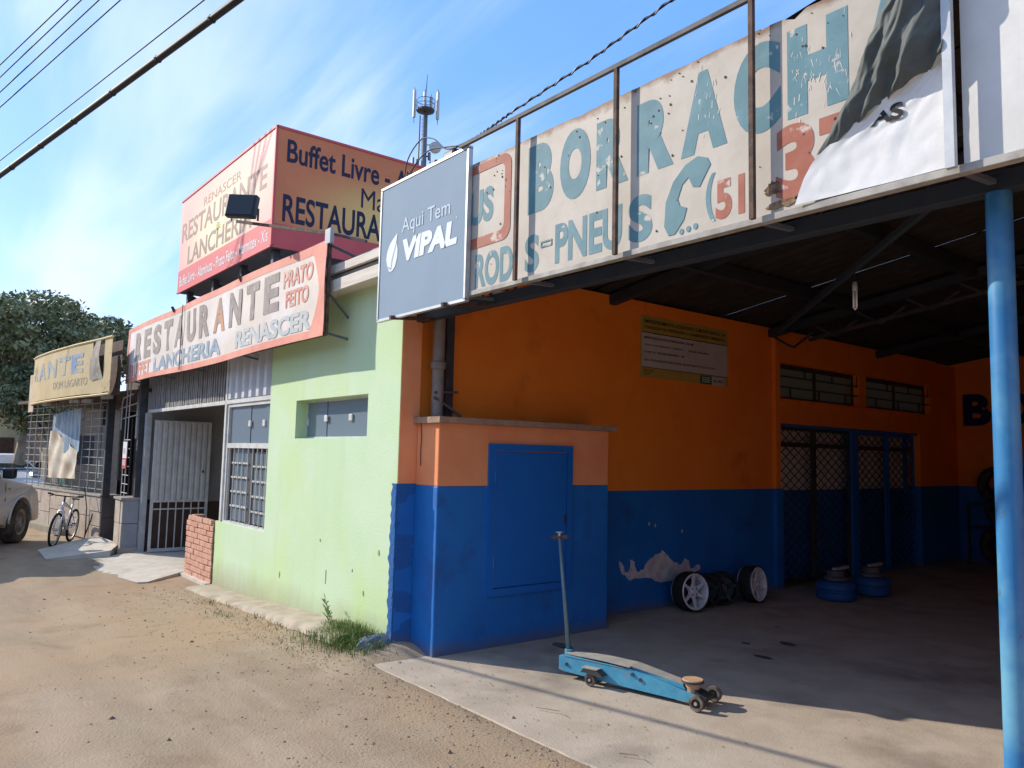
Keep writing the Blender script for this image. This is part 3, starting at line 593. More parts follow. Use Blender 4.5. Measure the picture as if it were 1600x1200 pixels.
# rust holes and scabs
for cx, cz, rx, rzz in ((-2.03, 2.87, .05, .04), (-1.99, 2.79, .10, .022), (-1.90, 2.80, .03, .012)):
    poly = [(cx + rx * math.cos(t) * random.uniform(.55, 1.15), cz + rzz * math.sin(t) * random.uniform(.55, 1.15)) for t in np.linspace(0, 2 * math.pi, 25)[:-1]]
    poly = [(u, min(v, 3.66)) for u, v in poly]
    MB().prism(poly, lambda u, v, w: (u, SY - w, v), 0, .005).build('rust_scab', mat('rust_scab', (.10, .055, .03), (.30, .19, .11), 30, .95, .8), sg)
b = MB()
for _ in range(60):
    cx = random.choice([random.gauss(-4.2, .10), random.gauss(-3.35, .3), random.gauss(-2.65, .12), random.gauss(-1.9, .15), random.uniform(-4.4, -1.7)]); cz = min(3.66, random.choice([random.gauss(3.58, .06), random.gauss(3.42, .1), random.uniform(2.78, 3.6)]))
    if -4.5 < cx < -1.65: r_ = random.uniform(.002, .006); b.prism(ell(cx, cz, r_, r_ * 1.3, 5), lambda u, v, w: (u, SY - w, v), 0, .0045)
b.build('rust_specks', mat('rust_speck', (.08, .045, .03)), sg, kind='stuff')

b = MB()
for _ in range(70):
    cx, cz = random.choice([(random.gauss(-1.88, .03), random.gauss(3.38, .1)), (random.gauss(-1.70, .03), random.gauss(3.38, .12)), (random.gauss(-2.42, .04), random.gauss(3.42, .08)), (random.gauss(-1.8, .06), random.gauss(3.36, .03))]); L1 = random.uniform(.01, .045); t_ = random.uniform(-.5, .5); wq = random.uniform(.001, .005)
    b.add([(cx, SY - .0026, cz), (cx + wq, SY - .0026, cz + .002), (cx + t_ * L1 + wq, SY - .0026, cz - L1), (cx + t_ * L1, SY - .0026, cz - L1 * .9)], [(0, 1, 2, 3)])
b.build('paint_scratches', mat('scratched_metal', (.60, .58, .54)), sg, kind='stuff')

# torn tarpaulin over the right of the sign
tp = thing('torn_tarpaulin', (-1.5, SY, 2.75), 'white tarpaulin torn loose, its dark back folded over the painted sign', 'tarpaulin')
def lerp(tab, v):
    for (a, b_), (c, d) in zip(tab, tab[1:]):
        if v <= c: t = (v - a) / (c - a); return b_ + (d - b_) * t
    return tab[-1][1]
WL = [(2.76, -1.90), (2.80, -1.885), (2.86, -1.86), (2.92, -1.82), (2.97, -1.755), (3.02, -1.66), (3.10, -1.50), (3.17, -1.34), (3.22, -1.25)]
MB().grid(lambda u, v: (lambda z: (lambda xl: (xl + (-1.238 - xl) * u, SY - .012 - .022 * (1 - u) ** 3 - .006 * abs(noise.noise((u * 6, z * 9, 1))), z))(lerp(WL, z)))(2.752 + v * .465), 40, 40).build('hanging_sheet', sheetw_m, tp, smooth=True)
text('AS', (-1.56, -1.42, 3.005, 3.075), lambda u, v: (u, SY - .023, v), mat('black_print', (.02, .02, .02)), tp, off=.04)
L_ = [(2.955, -1.80), (3.02, -1.735), (3.10, -1.68), (3.22, -1.61), (3.35, -1.545), (3.50, -1.46), (3.70, -1.37)]
RR = [(2.955, -1.765), (2.99, -1.69), (3.04, -1.60), (3.10, -1.47), (3.16, -1.33), (3.20, -1.245), (3.70, -1.24)]
def flap(u, v):
    z = 2.955 + v * .745; a = lerp(L_, z); c = lerp(RR, z); x = a + (c - a) * u
    prot = .03 + .085 * min(1, v * 2.2) * math.sin(math.pi * min(1, u * .75 + .12))
    d = x * .86 - z * .51; al = x * .51 + z * .86; wr = .017 * math.sin(d * 62 + 3.2 * noise.noise((x * 4, z * 4, 0))) * (.45 + .8 * abs(noise.noise((d * 5, al * 3, 4)))) + .022 * noise.noise((d * 26, al * 5, 7)) + .008 * noise.noise((d * 60, al * 16, 2)) + .02 * noise.noise((x * 4, z * 3, 9))
    zz = z + .012 * noise.noise((x * 18, 0, 1)) * (1 if v < .9 else 0)
    return (x + .008 * noise.noise((z * 22, 3, 1)), SY - prot - wr * min(1, v * 5 + .3), zz)
MB().grid(flap, 70, 110).build('folded_flap', flap_m, tp, smooth=True)
MB().grid(lambda u, v: (-1.213 + 2.6 * u, SY + .015 - .005 * noise.noise((u * 6, v * 2, 0)), 2.75 + 1.6 * v), 30, 16).build('stretched_sheet', mat('dusty_white_tarp', (.60, .59, .56), (.68, .67, .64), 3, .6, .15, 20, streak=((.5, .44, .36), .4)), tp, smooth=True)

# ------------------------------------------------------------ grey sign
vs = thing('light_box_sign', (-5.2, 3.13, 2.7), 'grey blue rectangular sign with white leaf emblem and tyre lettering', 'sign')
VY = 3.115; k = VY / 3.15
vx0, vx1, vz0, vz1 = -5.79 * k, -4.53 * k, 1.6 + 1.105 * k, 1.6 + 2.225 * k
MB().grid(lambda u, v: (vx0 + (vx1 - vx0) * u, VY - .004 + .0012 * noise.noise((u * 5, v * 1.5, 0)), vz0 + (vz1 - vz0) * v), 24, 12).build('face', vip_m, vs, smooth=True)
MB().box(vx0 + .005, vx1 - .005, VY + .004, VY + .024, vz0 + .005, vz1 - .005).build('box', greym_m, vs)
fr = MB(); e = .014
for a, b_, c, d in ((vx0 - e, vx1 + e, vz0 - e, vz0 + .006), (vx0 - e, vx1 + e, vz1 - .006, vz1 + e), (vx0 - e, vx0 + .006, vz0, vz1), (vx1 - .006, vx1 + e, vz0, vz1)): fr.box(a, b_, VY - .010, VY + .028, c, d)
fr.build('frame', alu_m, vs)
VP = lambda u, v: (u * k, VY - .0072, 1.6 + (v - 1.6) * k)
text('Aqui Tem', (-5.44, -4.74, 3.345, 3.50), VP, vipg_m, vs, off=.005); text('VIPAL', (-5.42, -4.64, 3.135, 3.32), VP, vipw_m, vs, off=.06, shear=.12)
lf_ = [(-5.655, 3.14), (-5.62, 3.09), (-5.575, 3.09), (-5.53, 3.12), (-5.50, 3.19), (-5.495, 3.26), (-5.52, 3.33), (-5.505, 3.40), (-5.56, 3.37), (-5.62, 3.33), (-5.665, 3.27), (-5.68, 3.20)]
MB().add([VP(u, v) for u, v in lf_], [tuple(range(len(lf_)))]).build('leaf_emblem', vipw_m, vs)
MB().add([(lambda p: (p[0], p[1] - .001, p[2]))(VP(u, v)) for u, v in ((-5.60, 3.10), (-5.592, 3.10), (-5.572, 3.19), (-5.53, 3.28), (-5.515, 3.34), (-5.54, 3.28), (-5.585, 3.19))], [tuple(range(7))]).build('leaf_vein', vip_m, vs)
MB().add([(lambda p: (p[0], p[1] - .001, p[2]))(VP(u, v)) for u, v in ((-5.655, 3.14), (-5.62, 3.115), (-5.59, 3.115), (-5.62, 3.128))], [(0, 1, 2, 3)]).build('leaf_vein', vip_m, vs)
text('R', (-4.66, -4.645, 3.325, 3.34), VP, vipw_m, vs, 'mark', off=.01)
MB().bar((-5.45, 3.07, 2.68), (-5.45, 3.5, 2.72), .03, .03).build('bracket', rust_m, vs); MB().bar((-4.7, 3.07, 2.68), (-4.7, 3.5, 2.74), .03, .03).build('bracket', rust_m, vs)

# ------------------------------------------------------------ restaurant banner
bn = thing('restaurant_banner', (-10.4, 3.06, 2.65), 'long faded banner sign with red border on the restaurant front', 'sign')
BX0, BX1 = -14.24, -6.64
def BS(u, v, d=0):
    t = (u - BX0) / (BX1 - BX0); sag = .012 * math.sin(t * 22) * .5 + .018 * noise.noise((u * 1.2, v * 3, 0))
    return (u, 3.05 - d + sag * .6 - .0 * t, v)
def bz0(t): return 2.655 + .015 * math.sin(t * 9)
def bz1(t): return 3.565 + .008 * math.sin(t * 11) - .0 * t
MB().grid(lambda a, c: BS(BX0 + (BX1 - BX0) * a, bz0(a) + (bz1(a) - bz0(a)) * c), 90, 14).build('banner_cloth', ban_m, bn, smooth=True)
bd = MB()
bd.grid(lambda a, c: BS(BX0 + (BX1 - BX0) * a, bz0(a) + .075 * c - .004, .0022), 90, 1); bd.grid(lambda a, c: BS(BX0 + (BX1 - BX0) * a, bz1(a) - (.07 + .02 * a) * (1 - c) + .003, .0022), 90, 1)
bd.grid(lambda a, c: BS(BX0 + .22 * a * .55 - .003, bz0(0) + (bz1(0) - bz0(0)) * c, .003), 2, 8)
bd.grid(lambda a, c: (lambda w_: BS(BX1 + .004 - w_ * (1 - a), bz0(1) + (bz1(1) - bz0(1)) * c, .0055))(.26 + .10 * abs(c - .5) * 2 - .14 * math.sin(c * math.pi)), 4, 12)
bd.build('red_border', banb_m, bn, smooth=True)
TB = lambda u, v: BS(u, v, .0045)
xs = np.linspace(-13.75, -7.62, 12)
for i, ch in enumerate('RESTAURANTE'):
    wd = (xs[i + 1] - xs[i]); text(ch, (xs[i] + .05, xs[i + 1] - .10, 2.985 + .01 * i / 2, 3.44), TB, bang_m if ch != 'A' or i < 5 else bango_m, bn, 'letter', off=.05)
text('LANCHERIA', (-12.5, -9.5, 2.735, 2.95), TB, banu_m, bn, off=.035); text('BUFFET', (-14.0, -12.7, 2.735, 2.95), TB, banr_m, bn, off=.035)
text('RENASCER', (-8.98, -6.92, 2.755, 2.955), TB, banv_m, bn, off=.04); text('PRATO', (-7.62, -6.93, 3.24, 3.42), TB, banr_m, bn, off=.03); text('FEITO', (-7.55, -7.0, 3.03, 3.20), TB, banr_m, bn, off=.03)
MB().bar((-11.1, 3.03, 2.66), (-11.1, 3.03, 3.56), .012, .01).build('seam', darkm_m, bn)
fb = MB()
for z in (2.68, 3.55): fb.bar((BX0, 3.08, z), (BX1, 3.08, z), .03, .03)
for x in np.linspace(BX0 + .02, BX1 - .01, 8): fb.bar((x, 3.085, 2.68), (x, 3.085, 3.55), .028, .028)
fb.build('frame', rust_m, bn)
for x in (-14.1, -12.5, -11.0, -9.0, -6.7):
    st = MB(); st.bar((x, 3.09, 2.7), (x, 3.34 if x > -9.5 else 3.36, 2.66), .022, .022); st.bar((x, 3.09, 3.1), (x, 3.33 if x > -9.5 else 3.37, 2.86), .018, .018); st.build('brace', galv_m, bn)
for x in (-11.6, -8.9): MB().bar((x, 3.06, 3.53), (x - .02, 3.03, 3.60), .05, .03).build('clamp', rust_m, bn)

# floodlight on a long arm
fl = thing('floodlight', (-6.65, 3.08, 3.55), 'black square floodlight on a long thin arm above the banner end', 'lamp')
tipx = Vector((-8.25, 2.75, 4.03)); basep = Vector((-6.64, 3.08, 3.62))
MB().bar(basep, tipx, .022, .03).build('arm', rust_m, fl)
MB().box(-6.69, -6.58, 3.05, 3.09, 3.52, 3.66).build('bracket', antw_m, fl)
b = MB(); b.bar(basep, (-6.25, 3.25, 3.50), .025, .025); b.bar((-6.62, 3.1, 3.50), (-6.2, 3.3, 3.28), .025, .025); b.bar((-6.2, 3.3, 3.30), (-6.2, 3.38, 3.05), .02, .02); b.build('strut', darkm_m, fl)
hd = Vector((-8.02, 2.72, 4.13))
hb = MB().box(-.165, .165, -.04, .04, -.125, .125).build('housing', blackp_m, fl, bevel=.015, local=True); hb.location = hd - Vector((-6.65, 3.08, 3.55)); hb.rotation_euler = (R(-8), R(4), R(42))
g = MB().box(-.145, .145, -.046, -.041, -.105, .105).build('lamp_glass', mat('lamp_glass_dark', (.02, .025, .035), rough=.1), fl, local=True); g.parent = hb; 
MB().bar((-8.16, 2.66, 3.99), (-8.16, 2.66, 4.12), .012, .02).build('yoke', alu_m, fl); MB().bar((-7.88, 2.84, 3.97), (-7.88, 2.84, 4.10), .012, .02).build('yoke', darkm_m, fl)

# ------------------------------------------------------------ rooftop billboard box
bb = thing('rooftop_billboard', (-13.4, 4.2, 3.42), 'large box-shaped pink and orange restaurant billboard standing on the roof', 'billboard')
X0, X1, Y0, Y1, Z0, Z1 = -15.82, -11.045, 4.2, 9.2, 4.6, 6.42
MB().box(X0, X1, Y0, Y1, Z0, Z1).build('box', slate_m, bb)
def facep(m_, u0, u1, v0, v1, side, d=.003, name='face_panel'):
    if side == 0: MB().add([(u0, Y0 - d, v0), (u1, Y0 - d, v0), (u1, Y0 - d, v1), (u0, Y0 - d, v1)], [(0, 1, 2, 3)]).build(name, m_, bb)
    else: MB().add([(X1 + d, u0, v0), (X1 + d, u1, v0), (X1 + d, u1, v1), (X1 + d, u0, v1)], [(0, 1, 2, 3)]).build(name, m_, bb)
def bmat(name, ca, cb, cx, cy, rx, rz_, ax):
    """printed vinyl: a soft glow patch of cb printed on ca around a centre"""
    M = mat(name, ca, (ca[0] * .93, ca[1] * .92, ca[2] * .92), 2, .55); t = M.node_tree; b = t.nodes['Principled BSDF']; old = b.inputs['Base Color'].links[0].from_socket
    g = N('ShaderNodeNewGeometry', t); s1 = N('ShaderNodeVectorMath', t, operation='SUBTRACT'); s1.inputs[1].default_value = (cx, 0, cy) if ax == 0 else (0, cx, cy); t.links.new(g.outputs['Position'], s1.inputs[0])
    s2 = N('ShaderNodeVectorMath', t, operation='MULTIPLY'); s2.inputs[1].default_value = (1 / rx, 0, 1 / rz_) if ax == 0 else (0, 1 / rx, 1 / rz_); t.links.new(s1.outputs[0], s2.inputs[0])
    ln = N('ShaderNodeVectorMath', t, operation='LENGTH'); t.links.new(s2.outputs[0], ln.inputs[0]); r_ = N('ShaderNodeMapRange', t, interpolation_type='SMOOTHSTEP'); r_.inputs[1].default_value = 1; r_.inputs[2].default_value = .1; r_.inputs[3].default_value = 0; r_.inputs[4].default_value = 1
    t.links.new(ln.outputs['Value'], r_.inputs[0]); x = N('ShaderNodeMix', t, data_type='RGBA'); t.links.new(r_.outputs[0], x.inputs[0]); t.links.new(old, x.inputs[6]); x.inputs[7].default_value = (*cb, 1); t.links.new(x.outputs[2], b.inputs['Base Color'])
    return M
facep(bmat('billboard_front_print', (.76, .37, .30), (.78, .66, .38), -13.4, 5.45, 2.5, 1.0, 0), X0, X1, 5.02, Z1, 0)
facep(bbr_m, X0, X1, Z0, 5.02, 0)
facep(bmat('billboard_side_print', (.66, .21, .08), (.82, .56, .18), 6.3, 5.3, 2.1, .85, 1), Y0, Y1, 4.95, Z1, 1); facep(bbr_m, Y0, Y1, Z0, 4.95, 1)
B0 = lambda u, v: (u, Y0 - .005, v); B1 = lambda u, v: (X1 + .005, u, v)
text('RENASCER', (-14.42, -12.5, 6.00, 6.16), B0, bbt_m, bb, off=.0); text('RESTAURANTE', (-15.70, -11.35, 5.56, 5.94), B0, bbt_m, bb, off=.02)
text('&', (-13.68, -13.40, 5.38, 5.52), B0, mat('olive_print', (.45, .42, .1)), bb, 'letter', off=.0); text('LANCHERIA', (-15.25, -11.9, 5.06, 5.42), B0, bbt_m, bb, off=.02)
text('Buffet Livre - Alaminuta - Prato Feito - Marmitex - Xis', (-15.68, -11.2, 4.70, 4.90), B0, paper_m, bb, off=.01)
text('Buffet Livre - Alaminuta', (4.37, 7.6, 5.91, 6.27), B1, bbn_m, bb, off=.02); text('Marmitex', (5.62, 7.1, 5.48, 5.80), B1, bbn_m, bb, off=.0); text('RESTAURANTE', (4.34, 6.62, 4.99, 5.42), B1, bbn_m, bb, off=.02)
ed = MB()
for a, b_ in (((X1, Y0, Z0), (X1, Y0, Z1)), ((X0, Y0, Z1), (X1, Y0, Z1)), ((X1, Y0, Z1), (X1, Y1, Z1)), ((X0, Y0, Z0), (X1, Y0, Z0)), ((X1, Y0, Z0), (X1, Y1, Z0))): ed.bar(a, b_, .035, .035)
ed.build('edge_trim', bbr_m, bb)
for x in (-15.5, -14.0, -12.6, -11.25):
    for y in (4.35, 6.3, 8.6):
        MB().bar((x, y, 3.42), (x, y, Z0), .10, .10).build('leg', darkm_m, bb)
    MB().bar((x, 4.4, 4.5), (x, 6.2, 3.45), .06, .06).build('brace', darkm_m, bb)

# ------------------------------------------------------------ low brick pier beside the gate
bp = thing('brick_pillar', (-10.70, 3.385, -.17), 'low orange brick pier between the open gate and the green wall', 'brick wall')
MB().box(-11.28, -10.188, 3.32, 3.47, -.25, .655).build('mortar', mort_m, bp)
b0 = MB().box(-.118, .118, 0, .05, 0, .062).build('brick', brick_m, bp, local=True, bevel=.004); b0.location = (-10, -10, -10)
hb0 = MB().box(-.055, .055, 0, .05, 0, .062).build('brick', brick_m, bp, local=True, bevel=.004)
firstb = firsth = True
for r_ in range(12):
    z = .0 + r_ * .073; x = -11.35 + (.06 if r_ > 10 else 0)
    off = r_ % 2; xs_ = []
    cur = x
    if off: xs_.append((cur + .055, 1)); cur += .122
    while cur + .236 < -10.19: xs_.append((cur + .118, 0)); cur += .249
    if cur + .11 < -10.19: xs_.append((cur + .055, 1))
    for xx, half in xs_:
        src = hb0 if half else b0
        loc = (xx + 10.75, -.075 + random.uniform(-.006, .004), z + random.uniform(-.003, .003)); rot = (0, random.uniform(-.01, .01), random.uniform(-.015, .015))
        if half and firsth: src.location = loc; src.rotation_euler = rot; firsth = False; continue
        if not half and firstb: src.location = loc; src.rotation_euler = rot; firstb = False; continue
        o = src.copy(); COL.objects.link(o); o.location = loc; o.rotation_euler = rot
eb = MB().box(-.05, .05, -.03, .11, 0, .062).build('brick', brick_m, bp, local=True, bevel=.004); eb.location = (-.56, .0, .876 - .876)
for r_ in range(12):
    if r_: o = eb.copy(); COL.objects.link(o)
    else: o = eb
    o.location = (-.575, .03, r_ * .073)

# ------------------------------------------------------------ concrete ramps
def slab(name, pts, z_out, z_in, label):
    b = MB(); n = len(pts); top = [(x, y, z) for (x, y), z in zip(pts, z_out)]; bot = [(x, y, -.22) for x, y in pts]
    b.add(top + bot, [tuple(range(n)), tuple(range(n, 2 * n))[::-1]] + [(i, (i + 1) % n, n + (i + 1) % n, n + i) for i in range(n)]); return tag(b.build(name, conc2_m, bevel=.006), label, 'ramp', 'concrete ramps at the doorways')
slab('concrete_ramp', [(-13.7, 2.55), (-12.2, 2.42), (-10.9, 2.62), (-10.85, 2.74), (-11.32, 3.3), (-13.7, 3.3)], [-.118 + .05 * (y_ - 2.5) for y_ in (2.55, 2.42, 2.62, 2.74, 3.3, 3.3)], 0, 'pale concrete ramp in front of the open white gate')
slab('concrete_ramp', [(-14.9, 2.05), (-13.65, 2.0), (-13.55, 2.85), (-14.2, 3.1), (-15.7, 3.05)], [-.10 + .11 * (y_ - 2.0) for y_ in (2.05, 2.0, 2.85, 3.1, 3.05)], 0, 'pale concrete ramp beside the bicycle, leading to the dark entry')

# ------------------------------------------------------------ old stone fronted building on the left
ob = thing('old_restaurant', (-16, 3.1, -.12), 'run-down restaurant with stone tile front, wire grilles and dark interior', 'building')
A0 = Vector((-15.72, 3.10)); DB = Vector((-.99, -.141)).normalized(); NB = Vector((-.141, .99))      # facade line and inward normal
def FB(u, v, w=0): p = A0 + DB * u + NB * w; return (p.x, p.y, v)
b = MB(); b.prism([(0, -.3), (5.4, -.3), (5.4, .70), (0, .70)], lambda u, v, w: FB(u, v, w), .02, .30).build('wall_core', mort_m, ob)
tl = None
u = 0; cols = [.52, .60, .48, .66, .55, .60, .5, .62, .6]
for ci, cw in enumerate(cols):
    zs_ = [(-.1, .16, .42, .70), (-.1, .32, .70), (-.1, .24, .70)][ci % 3]
    for za, zb in zip(zs_[:-1], zs_[1:]):
        MB().prism([(u + .006, za + .006), (u + cw - .006, za + .006), (u + cw - .006, zb - .006), (u + .006, zb - .006)], lambda a, c, w: FB(a, c, w), random.uniform(-.012, .0), .02).build('stone_tile', stone_m, ob, bevel=.005)
    u += cw
MB().prism([(0, .70), (5.4, .70), (5.4, .73), (0, .73)], lambda u, v, w: FB(u, v, w), -.03, .32).build('coping', mat('grey_coping', (.36, .33, .28), (.3, .27, .23)), ob)
MB().prism([(1.6, -.2), (5.4, -.2), (5.4, -.02), (1.6, -.0)], lambda u, v, w: FB(u, v, w), -.16, .0).build('plinth', mat('mossy_plinth', (.22, .2, .13), (.3, .26, .2), 6), ob)
# right end of that wall and the stone pillar by the gate
b = MB()
for za, zb in ((-.12, .32), (.32, .70)): MB().box(A0.x + .0, A0.x + .02, 3.12, 3.38, za + .005, zb - .005).build('stone_tile', stone2_m, ob)
MB().box(-14.36, -13.90, 3.07, 3.5, -.25, .76).build('pillar_core', mort_m, ob)
for za, zb in ((-.02, .36), (.37, .75)):
    for xa, xb in ((-14.37, -14.02), (-14.01, -13.89)): MB().box(xa, xb, 3.05 + random.uniform(-.006, .006), 3.07, za, zb).build('stone_tile', stone_m, ob, bevel=.004)
    MB().box(-13.90, -13.88, 3.06, 3.30, za, zb).build('stone_tile', mat('grey_tile', (.30, .31, .33), (.26, .27, .29)), ob, bevel=.004)
MB().box(-14.40, -13.86, 3.02, 3.5, 0.75, .785).build('pillar_cap', mat('grey_coping', (.36, .33, .28)), ob)
MB().box(-14.40, -13.88, 3.02, 3.4, -.25, -.02).build('pillar_base', conc_m, ob)
MB().box(-14.00, -13.90, 3.22, 3.34, .76, 2.75).build('dark_post', darkm_m, ob)
MB().box(-15.80, -15.68, 3.10, 3.22, .70, 2.62).build('dark_post', darkm_m, ob)
MB().box(-14.38, -14.02, 3.28, 3.31, 1.75, 2.65).build('smoked_panel', mat('smoked_panel', (.12, .12, .12), (.2, .19, .18), 4, .35, 0), ob)
MB().box(-15.9, -13.95, 3.42, 3.46, 2.55, 3.30).build('upper_screen', rust_m, ob); MB().box(-14.95, -14.15, 3.30, 3.36, 3.22, 3.36).build('upper_board', wood_m, ob)
# wire grilles
gw = mat('pale_wire', (.42, .40, .37), (.5, .48, .45), 9, .6)
for k_, z in enumerate(np.arange(.82, 2.6, .145)): MB().tube([FB(.02, z, .05), FB(4.9, z - .01, .05)], .006, 5).build('grille_bar', gw, ob)
for k_, u in enumerate(np.arange(.05, 4.95, .42)): MB().tube([FB(u, .72, .04), FB(u, 2.6, .04)], .009, 5).build('grille_bar', gw, ob)
for z in np.arange(.85, 1.75, .145): MB().tube([(-14.36, 3.12, z), (-13.95, 3.12, z)], .006, 5).build('grille_bar', gw, ob)
for x in (-14.36, -14.15): MB().tube([(x, 3.12, .78), (x, 3.12, 2.75)], .008, 5).build('grille_bar', gw, ob)
for x in (-15.45, -15.2, -14.9, -14.6): MB().tube([(x, 3.35, -.1), (x, 3.35, 2.1)], .014, 6).build('gate_bar', darkm_m, ob)
for z in (2.1, 2.3): MB().tube([(-15.7, 3.3, z), (-14.0, 3.25, z + .05)], .012, 6).build('gate_bar', gw, ob)
MB().tube([(-15.05, 3.2, 1.9), (-15.05, 3.2, 2.38), (-14.98, 3.2, 2.46), (-14.3, 3.2, 2.5)], .012, 6).build('conduit', gw, ob)
# interior, roof
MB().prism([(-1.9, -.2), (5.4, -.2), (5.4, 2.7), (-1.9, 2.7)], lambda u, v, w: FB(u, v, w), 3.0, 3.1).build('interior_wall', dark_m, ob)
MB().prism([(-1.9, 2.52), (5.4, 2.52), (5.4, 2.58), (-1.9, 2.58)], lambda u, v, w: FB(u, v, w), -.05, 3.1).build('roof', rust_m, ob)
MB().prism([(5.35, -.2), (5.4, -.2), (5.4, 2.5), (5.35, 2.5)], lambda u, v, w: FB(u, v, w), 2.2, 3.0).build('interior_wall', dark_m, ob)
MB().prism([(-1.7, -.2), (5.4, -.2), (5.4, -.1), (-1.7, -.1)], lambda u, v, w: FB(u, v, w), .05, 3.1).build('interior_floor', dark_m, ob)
for i, (u, zz) in enumerate(((.6, 2.46), (1.3, 2.48), (3.0, 2.47), (-.4, 2.50))): MB().prism([(u, zz - .05), (u + .5, zz - .04), (u + .5, zz + .03), (u, zz + .02)], lambda a, c, w: FB(a, c, w), -.1, -.06).build('broken_soffit_board', mat('broken_board', (.5, .46, .4), (.3, .26, .22)), ob)
for u in (.5, 1.1, 2.3, 3.4): MB().prism([(u, .9), (u + .09, .9), (u + .09, 2.5), (u, 2.5)], lambda a, c, w: FB(a, c, w), 1.1, 1.16).build('inner_post', mat('grey_post', (.25, .24, .23)), ob)
for u0, u1, z0, z1, m_ in ((3.05, 3.45, .8, 1.6, curt_m), (3.65, 3.95, .8, 1.5, cloth_m), (4.4, 4.75, .85, 1.55, cloth_m), (1.0, 1.15, .9, 2.0, int_m)):
    MB().grid(lambda a, c: FB(u0 + (u1 - u0) * a, z0 + (z1 - z0) * c, .35 + .03 * math.sin(a * 14)), 16, 3).build('curtain', m_, ob, smooth=True)
MB().box(-14.9, -14.6, 5.0, 5.05, 1.2, 1.9).build('inner_notice', mat('tan_board', (.4, .24, .14)), ob)
# poster cloth over the grille
pc = thing('hanging_cloth', (-17.0, 2.88, 1.0), 'blue poster half covered by a dirty white cloth on the wire grille', 'cloth')
MB().grid(lambda a, c: FB(1.27 + 1.66 * a, 1.5 + .84 * c - .10 * a, -.03 + .012 * math.sin(a * 9)), 20, 8).build('blue_poster', clothb_m, pc, smooth=True)
def wc(a, c):
    zt = 1.50 + .40 * min(1, a * 1.25); zl = .975 - .03 * a; z = zl + (zt - zl) * c
    return FB(1.30 + 1.66 * a, z, -.05 - .03 * noise.noise((a * 4, c * 3, 1)) - .015 * math.sin(a * 17 + c * 5))
MB().grid(wc, 40, 24).build('white_cloth', cloth_m, pc, smooth=True)
# sale notice
nv_ = thing('sale_notice', (-14.2, 3.1, 1.45), 'small white and red for-sale notice on the grille above the stone pillar', 'notice')
MB().box(-14.29, -14.03, 3.09, 3.10, 1.42, 1.69).build('sheet', paper_m, nv_); MB().box(-14.29, -14.03, 3.09, 3.10, 1.25, 1.42).build('sheet', red_m, nv_)
text('VENDE', (-14.27, -14.05, 1.30, 1.39), lambda u, v: (u, 3.086, v), paper_m, nv_, off=.03); text('SE', (-14.24, -14.10, 1.50, 1.58), lambda u, v: (u, 3.086, v), mat('pink_ink', (.5, .3, .3)), nv_, off=.0)
# orange round item and crates in the dark entry
tag(MB().lathe([(0, 0), (.10, .01), (.11, .04), (.10, .07), (0, .08)], (-14.45, 3.6, .93), (.8, -.6, 0), 18).build('round_basket', mat('orange_wicker', (.42, .2, .07)), smooth=True), 'small round orange basket in the dark entry by the stone pillar', 'basket')
cr_ = MB()
for z in (.05, .14, .23, .32): cr_.box(-14.95, -14.55, 3.7, 3.73, z, z + .045)
cr_.box(-14.95, -14.92, 3.7, 4.0, .0, .4).box(-14.58, -14.55, 3.7, 4.0, .0, .4).box(-14.95, -14.55, 3.97, 4.0, 0, .38); tag(cr_.build('slatted_crate', white_m), 'white slatted crate standing in the dark entry', 'crate')

# curved yellow sign
cs = thing('curved_sign', (-16.5, 2.6, 2.4), 'curved faded yellow restaurant sign with a torn strip', 'sign')
CP = [(-13.98, 2.76), (-14.7, 2.66), (-15.5, 2.53), (-16.4, 2.42), (-17.3, 2.33), (-18.1, 2.28), (-18.7, 2.27), (-19.1, 2.33)]
def cpos(t):
    t = max(0, min(.9999, t)) * (len(CP) - 1); i = int(t); f_ = t - i; p0 = CP[max(i - 1, 0)]; p1 = CP[i]; p2 = CP[i + 1]; p3 = CP[min(i + 2, len(CP) - 1)]
    c = lambda a, b_, c_, d: .5 * (2 * b_ + (c_ - a) * f_ + (2 * a - 5 * b_ + 4 * c_ - d) * f_ * f_ + (3 * b_ - a - 3 * c_ + d) * f_ ** 3)
    return c(p0[0], p1[0], p2[0], p3[0]), c(p0[1], p1[1], p2[1], p3[1])
def CS(t, z, d=0): x, y = cpos(t); return (x + d * .0, y - d, z)
t0 = (0, .075, .17, 1)
for a, b_ in ((0, .075), (.17, 1)): MB().grid(lambda u, v: CS(a + (b_ - a) * u, 2.50 - .04 * (a + (b_ - a) * u) + .91 * v), 40, 4).build('sign_face', yel_m, cs, smooth=True)
MB().grid(lambda u, v: CS(.075 + .095 * u, 2.485 + .26 * v), 4, 2).build('sign_face', yel_m, cs)
MB().grid(lambda u, v: CS(.075 + .095 * (u * (.25 + .75 * (1 - v)) + .30 * v), 2.72 + .66 * v, .05 * math.sin(v * 3) + .02 * u), 6, 12).build('torn_strip', mat('torn_strip_white', (.45, .40, .32), (.3, .25, .18)), cs, smooth=True)
MB().grid(lambda u, v: CS(u, 2.46 + .9 * v, -.16), 40, 2).build('back_sheet', rust_m, cs)
for z in (2.46, 3.40): MB().tube([CS(t, z - .03 * t) for t in np.linspace(0, 1, 30)], .022, 6).build('rim', mat('yellow_rim', (.6, .45, .22)), cs)
MB().grid(lambda u, v: CS(u * .012, 2.47 + .93 * v, -.0), 1, 1).build('end_strip', yel_m, cs)
for t in (.15, .5, .8): MB().bar(CS(t, 2.5, -.05), (CS(t, 2.5)[0], CS(t, 2.5)[1] + .45, 2.5), .03, .03).build('bracket', rust_m, cs)
